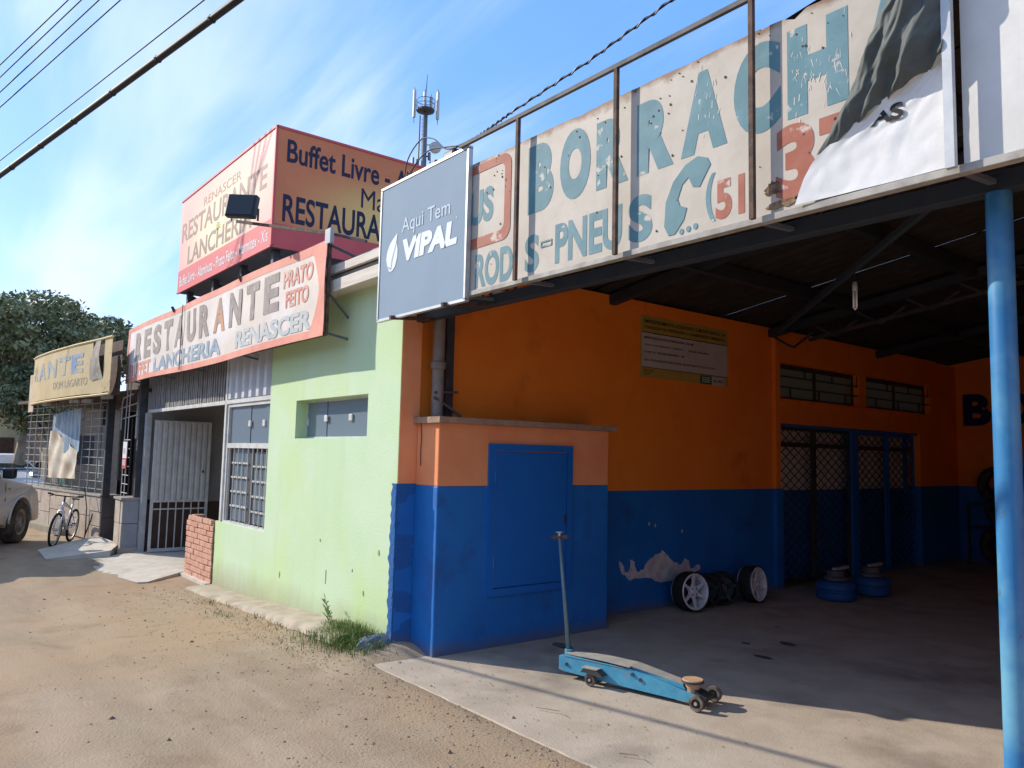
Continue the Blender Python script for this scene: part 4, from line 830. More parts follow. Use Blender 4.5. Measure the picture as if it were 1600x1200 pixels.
MB().grid(lambda u, v: (-19.2 - .5 * u, 2.36 - .03 * u, 2.30 + .80 * v), 2, 2).build('end_panel', mat('cream_panel', (.55, .45, .33), (.45, .3, .2), 3), cs)
TC = lambda u, v: CS(1 - u, v - .03 * (1 - u), .005)
for ch, a in (('A', .30), ('N', .42), ('T', .545), ('E', .66)): text(ch, (a, a + .10, 2.89, 3.23), TC, yblu_m, cs, 'letter', off=.04)
text('R', (.19, .27, 2.90, 3.2), TC, ygry_m, cs, 'letter', off=.03); text('DOM LAGARTO', (.50, .80, 2.66, 2.80), TC, ygry_m, cs, off=.0)

# ------------------------------------------------------------ houses, trees in the distance
h1 = thing('yellow_house', (-42, 4, -.12), 'small pale yellow house far down the street behind the cars', 'house')
MB().box(-46, -40, 2.0, 4.6, -.2, 3.0).build('wall', hy_m, h1); MB().box(-46.3, -39.7, 1.7, 4.9, 3.0, 3.12).build('roof', mat('far_roof', (.2, .16, .13)), h1)
MB().box(-39.99, -39.95, 2.5, 3.2, .9, 2.0).build('window', darkm_m, h1); MB().box(-39.99, -39.95, 3.6, 4.3, -.1, 1.9).build('door', rust_m, h1)
h2 = thing('grey_house', (-36, 7, -.12), 'low grey-brown house behind the old restaurant, under the trees', 'house')
MB().box(-40, -34, 4.9, 12, -.2, 3.1).build('wall', mat('brown_wall', (.25, .19, .14), (.3, .24, .18)), h2); MB().box(-40.3, -33.7, 4.6, 12.3, 3.1, 3.25).build('roof', mat('far_roof', (.2, .16, .13)), h2)
MB().box(-33.99, -33.95, 5.3, 6.3, .9, 2.0).build('window', darkm_m, h2)
def tree(loc, crown, hgt, lean, nclump, nleaf, lm, label, seed, lsz=.16):
    rg = random.Random(seed); t = thing('shade_tree', loc, label, 'tree', 'trees beyond the old restaurant')
    x0, y0, z0 = loc; b = MB(); fork = Vector((x0 + lean[0], y0 + lean[1], z0 + hgt * .42))
    b.tube([(x0, y0, z0), (x0 + lean[0] * .4, y0 + lean[1] * .3, z0 + hgt * .2), fork], [.26, .2, .17], 10)
    cl_ = []
    cx, cy, cz, rx, ry, rz_ = crown
    for i in range(nclump):
        while True:
            v = Vector((rg.uniform(-1, 1), rg.uniform(-1, 1), rg.uniform(-1, 1)))
            if .35 < v.length < 1: break
        p = Vector((cx + v.x * rx, cy + v.y * ry, cz + v.z * rz_)); cl_.append((p, rg.uniform(.35, .8)))
        if i < 26:
            mid = fork.lerp(p, .5) + Vector((rg.uniform(-.3, .3), rg.uniform(-.3, .3), rg.uniform(.1, .5))); b.tube([fork, mid, p], [.11, .06, .02], 6, cap=False)
    b.build('trunk', bark_m, t, smooth=True)
    nl = nleaf; ci = rng.integers(0, nclump, nl); C0 = np.array([list(c[0]) for c in cl_])[ci]; rad = np.array([c[1] for c in cl_])[ci]
    d = rng.normal(size=(nl, 3)); d /= np.linalg.norm(d, axis=1)[:, None]; r_ = rad * rng.uniform(.25, 1, nl) ** .5
    P = C0 + d * r_[:, None] * np.array([1.15, 1.15, .62]); nrm = rng.normal(size=(nl, 3)); nrm[:, 2] += .8; nrm /= np.linalg.norm(nrm, axis=1)[:, None]
    a = np.cross(nrm, rng.normal(size=(nl, 3))); a /= np.linalg.norm(a, axis=1)[:, None]; c = np.cross(nrm, a); s_ = rng.uniform(.6, 1.2, nl)[:, None] * lsz
    Q = np.stack([P + a * s_, P + c * s_ * .45, P - a * s_, P - c * s_ * .45], 1).reshape(-1, 3) - np.array(ORG[t.name])
    me = bpy.data.meshes.new('crown'); me.vertices.add(nl * 4); me.vertices.foreach_set('co', Q.ravel()); me.loops.add(nl * 4); me.loops.foreach_set('vertex_index', np.arange(nl * 4)); me.polygons.add(nl); me.polygons.foreach_set('loop_start', np.arange(nl) * 4); me.update(calc_edges=True)
    me.materials.append(lm); o = bpy.data.objects.new('crown', me); COL.objects.link(o); o.parent = t
tree((-30, 3.35, -.12), (-30.5, 2.9, 4.9, 3.2, 3.0, 1.75), 5.5, (.1, .2), 190, 25000, leaf_m, 'broad dark green tree with pale trunk, largest, above the curved sign', 3, .11)
tree((-36, 7.0, -.12), (-36.5, 6.4, 5.7, 2.4, 1.35, 1.5), 6, (0, -.2), 100, 13000, leaf2_m, 'smaller dark tree behind, between the curved sign and the banner', 5, .12)
tree((-27, 3.9, -.12), (-27.5, 3.35, 3.1, 1.3, .7, .9), 2.9, (.1, 0), 60, 9000, leaf2_m, 'low hanging foliage of a small tree just left of the wire grille', 9, .09)

op = thing('opposite_building', (-12, -13.5, -.12), 'plain low grey building on the opposite side of the street', 'building')
MB().box(-95, 14, -18, -13.5, -.2, 5.2).build('wall', mat('opposite_wall', (.46, .50, .55), (.38, .42, .47), .6), op); MB().box(-95.2, 14.2, -18.2, -13.2, 5.2, 5.35).build('roof', rust_m, op)
for i in range(9): MB().box(-30 + i * 4.6, -28.4 + i * 4.6, -13.49, -13.44, .9, 2.2).build('window', darkm_m, op)

# ------------------------------------------------------------ telecom tower
TX, TY = -74.2, 45.4; tk = 14.2
tw_ = thing('telecom_tower', (TX, TY, 0), 'slender grey telecom mast with antennas rising behind the billboard', 'tower')
MB().tube([(TX, TY, 0), (TX, TY, 40.6)], [.40, .28], 10).build('mast', galv_m, tw_, smooth=True)
b = MB(); b.tube([(TX - .50, TY - .45, 20), (TX - .45, TY - .42, 40.2)], .09, 5)
for z in np.arange(20, 40, .45): b.bar((TX - .45, TY - .2, z), (TX - .1, TY - .1, z), .04, .04)
b.build('ladder', darkm_m, tw_)
MB().lathe([(.3, 0), (1.05, .15), (1.05, .35), (.3, .35)], (TX, TY, 40.5), (0, 0, 1), 10).build('platform', darkm_m, tw_)
rl = MB(); rl.lathe([(1.05, 0), (1.09, 0), (1.09, .06), (1.05, .06)], (TX, TY, 41.9), (0, 0, 1), 14, closed=True); rl.lathe([(1.05, 0), (1.09, 0), (1.09, .05), (1.05, .05)], (TX, TY, 41.4), (0, 0, 1), 14, closed=True)
for k_ in range(8): a = k_ * math.pi / 4; rl.bar((TX + 1.07 * math.cos(a), TY + 1.07 * math.sin(a), 40.8), (TX + 1.07 * math.cos(a), TY + 1.07 * math.sin(a), 41.9), .04, .04)
rl.build('railing', darkm_m, tw_)
RV = Rt.normalized()
for dx, zz, h_ in ((-1.3, 39.9, 3.3), (1.4, 39.7, 3.3), (-.12, 41.0, 2.0), (.6, 40.9, 1.5)):
    c_ = Vector((TX, TY, 0)) + Vector((RV.x, RV.y, 0)) * dx; MB().box(c_.x - .15, c_.x + .15, c_.y - .15, c_.y + .15, zz, zz + h_).build('panel_antenna', antw_m, tw_, bevel=.05)
    MB().tube([(c_.x, c_.y, zz - .6), (c_.x, c_.y, zz + h_ + .3)], .05, 5).build('antenna_pole', darkm_m, tw_)
MB().tube([(TX, TY, 40.6), (TX, TY, 42.6), (TX + .1, TY + .05, 45.0)], [.12, .06, .03], 6).build('lightning_rod', darkm_m, tw_)
for dx, zz, r_ in ((1.25, 36.4, .68),):
    c_ = Vector((TX, TY, zz)) + Vector((RV.x, RV.y, 0)) * dx; MB().lathe([(0, .22), (r_ * .9, .2), (r_, .1), (r_, -.1), (0, -.25)], c_, (.8, -.6, 0), 22).build('dish_antenna', antw_m, tw_, smooth=True)
    MB().bar((TX, TY, zz + .3), c_ + Vector((0, 0, .3)), .08, .08).build('dish_arm', darkm_m, tw_)
for dx, zz, h_ in ((-1.25, 32.3, 2.9), (1.0, 33.2, 1.5), (-.7, 33.0, 2.0), (.6, 34.9, .9)):
    c_ = Vector((TX, TY, 0)) + Vector((RV.x, RV.y, 0)) * dx; MB().box(c_.x - .12, c_.x + .12, c_.y - .12, c_.y + .12, zz, zz + h_).build('panel_antenna', galv_m, tw_)
    MB().bar((TX, TY, zz + .5), (c_.x, c_.y, zz + .5), .06, .06).build('antenna_arm', darkm_m, tw_)
c_ = Vector((TX, TY, 0)) + Vector((RV.x, RV.y, 0)) * .6; MB().tube([(c_.x, c_.y, 34.6), (c_.x + .1, c_.y + .1, 34.6), (c_.x + .1, c_.y + .1, 35.3), (TX, TY, 35.3)], .06, 5).build('bracket', darkm_m, tw_)

# ------------------------------------------------------------ overhead wires
def wire(a, b_, sag, r_, label, ext=(.6, .6), name='overhead_wire', cat='cable', group=None, n_=40, m_=black_m):
    a = Vector(a); b_ = Vector(b_); d = b_ - a; A_ = a - d * ext[0]; B2 = b_ + d * ext[1]; pts = []
    for i in range(n_ + 1): t = i / n_; p = A_.lerp(B2, t); p.z -= sag * (1 - (2 * t - 1) ** 2) - sag * .8; pts.append(p)
    return tag(MB().tube(pts, r_, 7).build(name, m_, smooth=True), label, cat, group)
def along(x, y, z, t): return (x * t, y * t, 1.6 + z * t)
WR = [((-1.165, .077, .483), (-1.106, .139, .568)), ((-1.166, .078, .467), (-1.095, .152, .568)), ((-1.167, .08, .449), (-1.081, .17, .569)), ((-1.168, .081, .429), (-1.064, .191, .569)), ((-1.172, .086, .361), (-.997, .275, .572))]
LB = ['thin overhead wire nearest the top left corner of the sky', 'second thin overhead wire from the top left corner', 'third thin overhead wire from the top left corner', 'fourth thin overhead wire from the top left corner', 'thin single wire running just above the thick black cable']
for i, (a, b_) in enumerate(WR):
    wire(along(*a, 15), along(*b_, 13.6 if i < 4 else 9), .01, .011 if i < 4 else .009, LB[i], ext=(1.2, 2.5), group='thin overhead wires across the sky')
cbl = wire((-8.2, .61, 3.99), (-4.28, 1.36, 4.13), .02, .023, 'thick black cable bundle crossing the sky', ext=(.8, 1.2))
ties = MB()
for i in range(14): t = -.6 + i * .17; p = Vector((-8.2, .61, 3.985)).lerp(Vector((-4.28, 1.36, 4.125)), t); ties.lathe([(.023, -.012), (.026, -.008), (.026, .008), (.023, .012)], p, (3.92, .75, .14), 8)
ties.build('cable_tie', black_m, cbl, kind='stuff')
# twisted service drop and its loops behind the grey sign
def twist(pts, r_, pitch, nm, label):
    root = tag(MB().tube(pts, r_, 6).build(nm, black_m, smooth=True), label, 'cable'); P = [Vector(p) for p in pts]; b = MB(); q = []
    n_ = 240; L_ = sum((P[i + 1] - P[i]).length for i in range(len(P) - 1))
    for i in range(n_ + 1):
        s_ = i / n_ * (len(P) - 1); k_ = min(int(s_), len(P) - 2); p = P[k_].lerp(P[k_ + 1], s_ - k_); a = i / n_ * L_ / pitch * 2 * math.pi
        q.append(p + Vector((0, math.cos(a), math.sin(a))) * r_ * 1.5)
    b.tube(q, r_ * .9, 5); b.build('strand', galv_m, root, smooth=True); return root
twist([(-.2, 3.2, 4.55), (-1.2, 3.3, 4.42), (-2.81, 3.35, 4.24), (-3.5, 3.35, 4.14), (-4.29, 3.35, 4.07), (-4.59, 3.35, 4.03), (-4.8, 3.35, 4.01), (-5.0, 3.36, 4.03)], .006, .14, 'service_cable', 'twisted black and grey service cable sloping down to the grey sign')
def smoothp(P, n_=8):
    P = [Vector(p) for p in P]; o = []
    for i in range(len(P) - 1):
        p0, p1, p2, p3 = P[max(i - 1, 0)], P[i], P[i + 1], P[min(i + 2, len(P) - 1)]
        for k_ in range(n_):
            f_ = k_ / n_; o.append(.5 * ((2 * p1) + (p2 - p0) * f_ + (2 * p0 - 5 * p1 + 4 * p2 - p3) * f_ * f_ + (3 * p1 - p0 - 3 * p2 + p3) * f_ ** 3))
    return o + [P[-1]]
lc = thing('cable_loops', (-5.5, 3.4, 3.9), 'loose black cable loops rising behind the grey sign', 'cable')
for pts in ([(-4.8, 3.35, 4.01), (-5.15, 3.37, 4.06), (-5.38, 3.38, 4.22), (-5.62, 3.40, 4.29), (-5.82, 3.40, 4.18), (-5.88, 3.4, 3.98), (-5.9, 3.4, 3.8)], [(-4.85, 3.35, 3.995), (-5.2, 3.37, 4.09), (-5.45, 3.38, 4.14), (-5.66, 3.38, 4.08), (-5.86, 3.4, 3.94), (-5.95, 3.4, 3.75)], [(-5.1, 3.36, 3.93), (-5.5, 3.4, 4.0), (-5.85, 3.42, 4.04), (-6.0, 3.4, 3.92), (-6.1, 3.35, 3.7)], [(-5.6, 3.4, 3.75), (-5.75, 3.4, 4.02), (-5.83, 3.4, 4.05), (-5.78, 3.4, 3.8)]):
    MB().tube(smoothp(pts), .006, 6).build('loop', black_m, lc, smooth=True)
jb = thing('cable_junction', (-5.15, 3.4, 3.85), 'black cable clamp and junction box on top of the sign frame', 'junction box')
MB().box(-5.22, -5.04, 3.36, 3.46, 3.93, 4.05).build('box', blackp_m, jb, bevel=.03); MB().box(-5.42, -5.34, 3.38, 3.45, 3.92, 4.04).build('clamp', blackp_m, jb, bevel=.015); MB().box(-5.45, -5.30, 3.38, 3.43, 3.97, 3.99).build('clamp', blackp_m, jb)
MB().bar((-5.13, 3.42, 2.8), (-5.13, 3.42, 3.95), .03, .03).build('post', darkm_m, jb)

# ------------------------------------------------------------ notice on the side wall
nb = thing('wall_notice', (-5.74, 7.1, 2.8), 'yellow and white printed licence notice on the shaded orange wall', 'notice')
NX = -5.745
def NY(u, v): return (NX + .006, 6.34 + u * 1.55, 2.49 + v * .68)
MB().box(NX - .004, NX + .003, 6.34, 7.89, 2.49, 3.17).build('board', not_y, nb)
def npan(u0, u1, v0, v1, m_, nm='panel', d=0): MB().add([(lambda p: (p[0] - .001 + d, p[1], p[2]))(NY(u, v)) for u, v in ((u0, v0), (u1, v0), (u1, v1), (u0, v1))], [(0, 1, 2, 3)]).build(nm, m_, nb)
npan(.01, .995, .16, .72, not_w); npan(.01, .995, .72, .735, not_k, 'rule'); npan(.01, .995, .155, .165, not_k, 'rule', .001); npan(.66, .80, .0, .145, not_g, 'emblem'); npan(.80, .97, .0, .145, not_w)
NT = lambda u, v: (NX + .0085, 6.34 + u * 1.55, 2.49 + v * .68)
for s_, u0, u1, v0, v1 in (('EMPREENDIMENTO LICENCIADO E MONITORADO NA', .03, .97, .88, .94), ('CORREÇÃO DA PREVENÇÃO E CONSERVAÇÃO AMBIENTAL', .03, .97, .78, .85), ('EMPREENDEDOR: PNEUS BORRACHARIA LTDA. ME', .03, .58, .625, .665), ('LICENÇA DE OPERAÇÃO Nº 000/2018', .03, .45, .51, .55), ('ÓRGÃO: FEPAM/RS', .52, .76, .51, .55), ('CNPJ Nº 00.000.000/0001-00', .03, .47, .385, .43), ('PARA ATIVIDADE DE: BORRACHARIA, RECAPAGEM DE PNEUS E OUTROS', .03, .84, .26, .30), ('MEIO AMBIENTE', .82, .95, .05, .09)):
    text(s_, (u0, u1, v0, v1), NT, not_k, nb, off=.01)
for i in range(3): npan(.03, .14 - .02 * i, .115 - .035 * i, .125 - .035 * i, not_k, 'small_print', .002); npan(.68, .78, .03 + .035 * i, .05 + .035 * i, not_w, 'emblem_bar', .002)

# ------------------------------------------------------------ bulbs
def bulb(x, y, z, label):
    t = thing('hanging_bulb', (x, y, z), label, 'light bulb', 'bare bulbs hanging under the forecourt roof')
    MB().tube([(x, y, rz(x) - .03), (x, y, z + .14)], .004, 5).build('wire', black_m, t); MB().lathe([(.0, .15), (.017, .15), (.02, .10), (.018, .08), (0, .08)], (x, y, z), (0, 0, 1), 12).build('socket', antw_m, t, smooth=True)
    b = MB()
    for dx in (-.011, .011): b.tube([(x + dx, y, z + .08), (x + dx, y, z - .05)], .008, 8)
    b.tube([(x - .011, y, z - .05), (x, y, z - .062), (x + .011, y, z - .05)], .008, 8); b.build('tube', mat('bulb_white', (.8, .8, .78), rough=.3), t, smooth=True)
bulb(-3.0, 5.73, 2.84, 'bare white lamp hanging from the dark roof in the middle of the forecourt')
bulb(-2.48, 7.22, 2.58, 'bare white lamp half hidden behind the sky blue column')

# ------------------------------------------------------------ car wheels leaning on the wall
def wheel(loc, ndir, lean, rim_m, label, spokes=6, parent=None, Rr=.185, Rt_=.206, W=.17, tm=rubber_m):
    """wheel standing on the floor; ndir = horizontal facing direction of the outer face"""
    if parent is None: t = thing('car_wheel', loc, label, 'wheel', 'car wheels along the blue wall')
    a = math.atan2(ndir[1], ndir[0]); t.rotation_euler = (0, -lean, a); h = W / 2
    # local: axis +X, centre at (0,0,Rt_)
    c = (0, 0, Rt_)
    ty = MB().lathe([(Rr, h), (Rr + .02, h + .006), (Rt_ - .03, h), (Rt_ - .008, h - .02), (Rt_, h - .05), (Rt_, 0), (Rt_, -h + .05), (Rt_ - .008, -h + .02), (Rt_ - .03, -h), (Rr, -h)], c, (1, 0, 0), 40, closed=True).build('tyre', tm, t, smooth=True, autos=True, local=True)
    rm = MB().lathe([(Rr + .004, h + .004), (Rr - .004, h + .010), (Rr - .016, h + .004), (Rr - .03, h - .03), (Rr - .035, -h), (Rr + .001, -h), (Rr + .001, h)], c, (1, 0, 0), 40, closed=True).build('rim', rim_m, t, smooth=True, autos=True, local=True)
    b = MB()
    for k_ in range(spokes):
        an = math.pi / 2 + k_ * 2 * math.pi / spokes; cc, ss = math.cos(an), math.sin(an)
        def P(r_, wd, x): return [(x, cc * r_ - ss * wd, Rt_ + ss * r_ + cc * wd), (x, cc * r_ + ss * wd, Rt_ + ss * r_ - cc * wd)]
        rr = [(.03, .030, h - .03), (.09, .014, h - .012), (.15, .013, h - .004), (Rr - .018, .030, h - .004)]
        vs = []
        for r_, wd, x in rr: vs += P(r_, wd, x) + P(r_, wd * 1.15, x - .02)
        fs = []
        for i in range(len(rr) - 1):
            o = i * 4; fs += [(o, o + 1, o + 5, o + 4), (o + 1, o + 3, o + 7, o + 5), (o + 2, o, o + 4, o + 6)]
        b.add(vs, fs)
    b.build('spokes', rim_m, rm, local=True)
    hb_ = MB().lathe([(0, h - .004), (.03, h - .004), (.034, h - .012), (.056, h - .016), (.058, h - .05)], c, (1, 0, 0), 20).build('hub', rim_m, rm, smooth=True, autos=True, local=True)
    ln_ = MB()
    for k_ in range(4): an = math.pi / 4 + k_ * math.pi / 2; ln_.lathe([(.010, h - .010), (0, h - .010)], (0, .042 * math.cos(an), Rt_ + .042 * math.sin(an)), (1, 0, 0), 8)
    ln_.build('nut_holes', blackr_m, rm, local=True)
    MB().lathe([(0, -h + .02), (Rr - .03, -h + .02)], c, (1, 0, 0), 20).build('inner_disc', blackr_m, rm, local=True)
    return t
wheel((-5.42, 6.80, 0), (1, -.12), .10, silver_m, 'silver six-spoke alloy wheel nearest the peeled plaster, first in the row')
wheel((-5.50, 7.14, 0), (.55, -.83), .05, blackr_m, 'dark wheel second in the row, behind the first silver one', 5).scale = (.9, .9, .88)
wheel((-5.48, 7.42, 0), (.6, -.8), .05, blackr_m, 'dark wheel third in the row, before the last silver one', 5).scale = (.9, .9, .88)
wheel((-5.36, 7.84, 0), (.95, .12), .10, silver_m, 'silver six-spoke alloy wheel at the far end of the row')

# ------------------------------------------------------------ blue drums on the shop floor
def drum(x, y, label):
    t = thing('blue_drum', (x, y, 0), label, 'drum', 'squat blue drums by the lattice gate')
    MB().lathe([(0, .012), (.19, .012), (.21, .02), (.225, .04), (.225, .09), (.205, .11), (.205, .125), (.225, .145), (.225, .19), (.20, .22), (.13, .235), (0, .235)], (x, y, 0), (0, 0, 1), 32).build('body', mat('drum_blue', (.01, .08, .24), (.015, .10, .28), 6, .5), t, smooth=True, autos=True)
    MB().lathe([(.0, .235), (.13, .236), (.13, .27), (.10, .28), (.10, .34), (0, .345)], (x, y, 0), (0, 0, 1), 24).build('cap', mat('grimy_cap', (.12, .12, .12), (.08, .08, .08)), t, smooth=True, autos=True)
    MB().bar((x - .02, y, .35), (x - .02, y + .30, .36), .05, .03).build('lever', greym_m, t)
drum(-4.93, 8.85, 'squat blue drum with grey cap, the nearer one by the lattice gate'); drum(-4.86, 9.55, 'squat blue drum with grey cap, the farther one by the lattice gate')

# tyres stored against the back wall
tyr = None
kk = 0
for row, z in enumerate((.02, .62, 1.0)):
    for i in range(7):
        if row == 2 and i not in (0, 1, 3, 4): continue
        x = -5.1 + i * .55 + (.1 if row == 1 else 0); lab = ['bottom', 'middle', 'top'][row] + ' row tyre in the dark rack on the back wall, ' + ['first', 'second', 'third', 'fourth', 'fifth', 'sixth', 'seventh'][i] + ' from the left'
        if tyr is None:
            tyr = MB().lathe([(.17, .07), (.24, .09), (.29, .07), (.30, 0), (.29, -.07), (.24, -.09), (.17, -.07)], (0, 0, 0), (.2, 1, 0), 28, closed=True).build('stored_tyre', dustyr_m, smooth=True); o = tyr
        else: o = tyr.copy(); COL.objects.link(o)
        tag(o, lab, 'tyre', 'tyres stored at the back wall'); o.location = (x, 14.18 if row < 2 else 14.2, z + .30); o.rotation_euler = (0, 0, random.uniform(-.2, .2))
rk = thing('tyre_rack', (-3.4, 14.2, 0), 'dark steel rack holding tyres along the back wall', 'rack')
for z in (.60, ): MB().bar((-5.5, 14.05, z), (-1.4, 14.05, z), .03, .03).build('rail', darkm_m, rk); MB().bar((-5.5, 14.32, z), (-1.4, 14.32, z), .03, .03).build('rail', darkm_m, rk)
for x in (-5.48, -3.4, -1.42): MB().bar((x, 14.03, 0), (x, 14.03, .96), .035, .035).build('leg', darkm_m, rk)
for z in (.98,): MB().bar((-5.5, 14.05, z), (-1.4, 14.05, z), .03, .03).build('rail', darkm_m, rk); MB().bar((-5.5, 14.32, z), (-1.4, 14.32, z), .03, .03).build('rail', darkm_m, rk)

# ------------------------------------------------------------ floor jack
JA = math.atan2(.26, 1.04)   # heading of nose
jk = thing('floor_jack', (-3.33, 4.30, 0), 'worn blue trolley jack with long upright handle on the concrete', 'jack', rz=math.atan2(.24, .97))
# local x forward (nose wheels at 0), rear end at -1.09
side = [(-1.09, .055), (-1.09, .150), (-1.03, .166), (-.78, .160), (-.50, .158), (-.45, .15), (.0, .075), (.02, .05), (.0, .028), (-.10, .022), (-.62, .030), (-.86, .040), (-1.05, .045)]
for sgn in (1, -1):
    MB().prism(side, lambda u, v, w: (u, w * sgn, v), .062, .070).build('side_plate', jack_m, jk, local=True, bevel=.002)
MB().prism([(-1.088, .06), (-1.088, .150), (-1.06, .160), (-1.06, .06)], lambda u, v, w: (u, w, v), -.0615, .0615).build('rear_plate', jack_m, jk, local=True)
def cover(x0, z0, x1, z1, w0, w1, nm, m_):
    MB().add([(x0, -w0, z0), (x0, w0, z0), (x1, w1, z1), (x1, -w1, z1), (x0, -w0, z0 - .008), (x0, w0, z0 - .008), (x1, w1, z1 - .008), (x1, -w1, z1 - .008)], [(0, 1, 2, 3), (4, 7, 6, 5), (0, 4, 5, 1), (1, 5, 6, 2), (2, 6, 7, 3), (3, 7, 4, 0)]).build(nm, m_, jk, local=True)
cover(-1.04, .176, -.74, .182, .060, .072, 'top_cover', jackt_m); cover(-.738, .183, -.50, .176, .072, .080, 'top_cover', jackt_m)
cover(-.497, .182, -.12, .128, .062, .040, 'lift_arm', jackt_m)
for s_ in (1, -1): MB().prism([(-.50, .14), (-.50, .172), (-.12, .120), (-.10, .09)], lambda u, v, w: (u, w * s_, v), .040, .047).build('lift_arm_side', jack_m, jk, local=True)
MB().lathe([(0, .158), (.066, .158), (.070, .152), (.068, .138), (.055, .134), (.045, .10), (.05, .07), (0, .07)], (-.07, 0, 0), (0, 0, 1), 26).build('saddle', wood2_m, jk, smooth=True, autos=True, local=True)
MB().lathe([(.0702, .150), (.074, .149), (.074, .138), (.069, .137)], (-.07, 0, 0), (0, 0, 1), 26, closed=True).build('saddle_band', darkm_m, jk, local=True)
MB().box(-.12, -.02, -.035, .035, .05, .10).build('saddle_bracket', darkm_m, jk, local=True)
def jw(x, y, r_, w_): 
    o = MB().lathe([(r_ * .62, w_ / 2), (r_ * .94, w_ / 2), (r_, w_ / 2 - .004), (r_, -w_ / 2 + .004), (r_ * .94, -w_ / 2), (r_ * .62, -w_ / 2)], (x, y, r_), (0, 1, 0), 26, closed=True).build('wheel', mat('worn_iron_wheel', (.20, .17, .13), (.08, .06, .05), 12, .8), jk, smooth=True, autos=True, local=True)
    MB().lathe([(0, w_ * .2), (r_ * .64, w_ * .15), (r_ * .64, -w_ * .15), (0, -w_ * .2)], (x, y, r_), (0, 1, 0), 20).build('wheel_disc', rust_m, o, local=True)
    MB().lathe([(0, w_ / 2 + .006), (r_ * .22, w_ / 2 + .006), (r_ * .22, -w_ / 2 - .006), (0, -w_ / 2 - .006)], (x, y, r_), (0, 1, 0), 12).build('axle_cap', jackt_m, o, local=True)
jw(.02, -.135, .050, .040); jw(.02, .135, .050, .040); jw(-.79, -.115, .042, .03); jw(-.79, .115, .042, .03)
MB().tube([(.02, -.15, .05), (.02, .15, .05)], .014, 8).build('axle', darkm_m, jk, local=True)
MB().prism([(-.02, .03), (.05, .045), (.05, .07), (-.03, .09)], lambda u, v, w: (u, w, v), -.061, .061).build('nose', darkm_m, jk, local=True)
for s_ in (1, -1):
    MB().prism([(-.86, .085), (-.84, .115), (-.72, .112), (-.68, .085), (-.70, .075), (-.83, .09)], lambda u, v, w: (u, w * s_, v), .070, .140).build('caster_bracket', darkm_m, jk, local=True)
    MB().box(-.855, -.73, .072 if s_ > 0 else -.135, .135 if s_ > 0 else -.072, .117, .122).build('bracket_plate', jackt_m, jk, local=True)
for x, z in ((-1.02, .10), (-.42, .10), (-.48, .125)): MB().lathe([(0, .079), (.013, .079), (.013, .062)], (x, 0, z), (0, -1, 0), 8).build('bolt', darkm_m, jk, local=True)
sm = MB()
for i in range(24): sm.box(-1.03 + i * .022, -1.018 + i * .022, -.0725, -.0705, .150, .154)
sm.build('worn_edge', rust_m, jk, local=True)
ha, hb2 = Vector((-1.05, 0, .15)), Vector((-1.215, .10, .985))
MB().tube([ha, hb2], [.017, .013], 12).build('handle', mat('handle_steel', (.10, .20, .26), (.16, .22, .24), 9, .45, metal=.3), jk, smooth=True, local=True)
MB().lathe([(.03, 0), (.03, .05), (0, .05)], (-1.05, 0, .14), (0, 0, 1), 14).build('handle_socket', jack_m, jk, local=True)
hc = hb2 + Vector((0, 0, .0)); dxy = Vector((math.cos(-math.atan2(.24, .97)) * 0 + .62, .78, 0)).normalized(); dl = Vector((.78, -.10, .10)).normalized() * .085
gr = MB().tube([hc - dl, hc + dl], .014, 12).build('grip_bar', rust_m, jk, local=True, smooth=True, autos=True)
MB().lathe([(.012, -.02), (.012, .03), (.03, .034), (.03, .040), (0, .041)], hc, (-.1, .05, 1), 16).build('release_knob', alu_m, jk, smooth=True, autos=True, local=True)
MB().tube([(-1.04, .03, .16), (-1.10, .035, .30)], .006, 6).build('pedal_rod', darkm_m, jk, local=True)

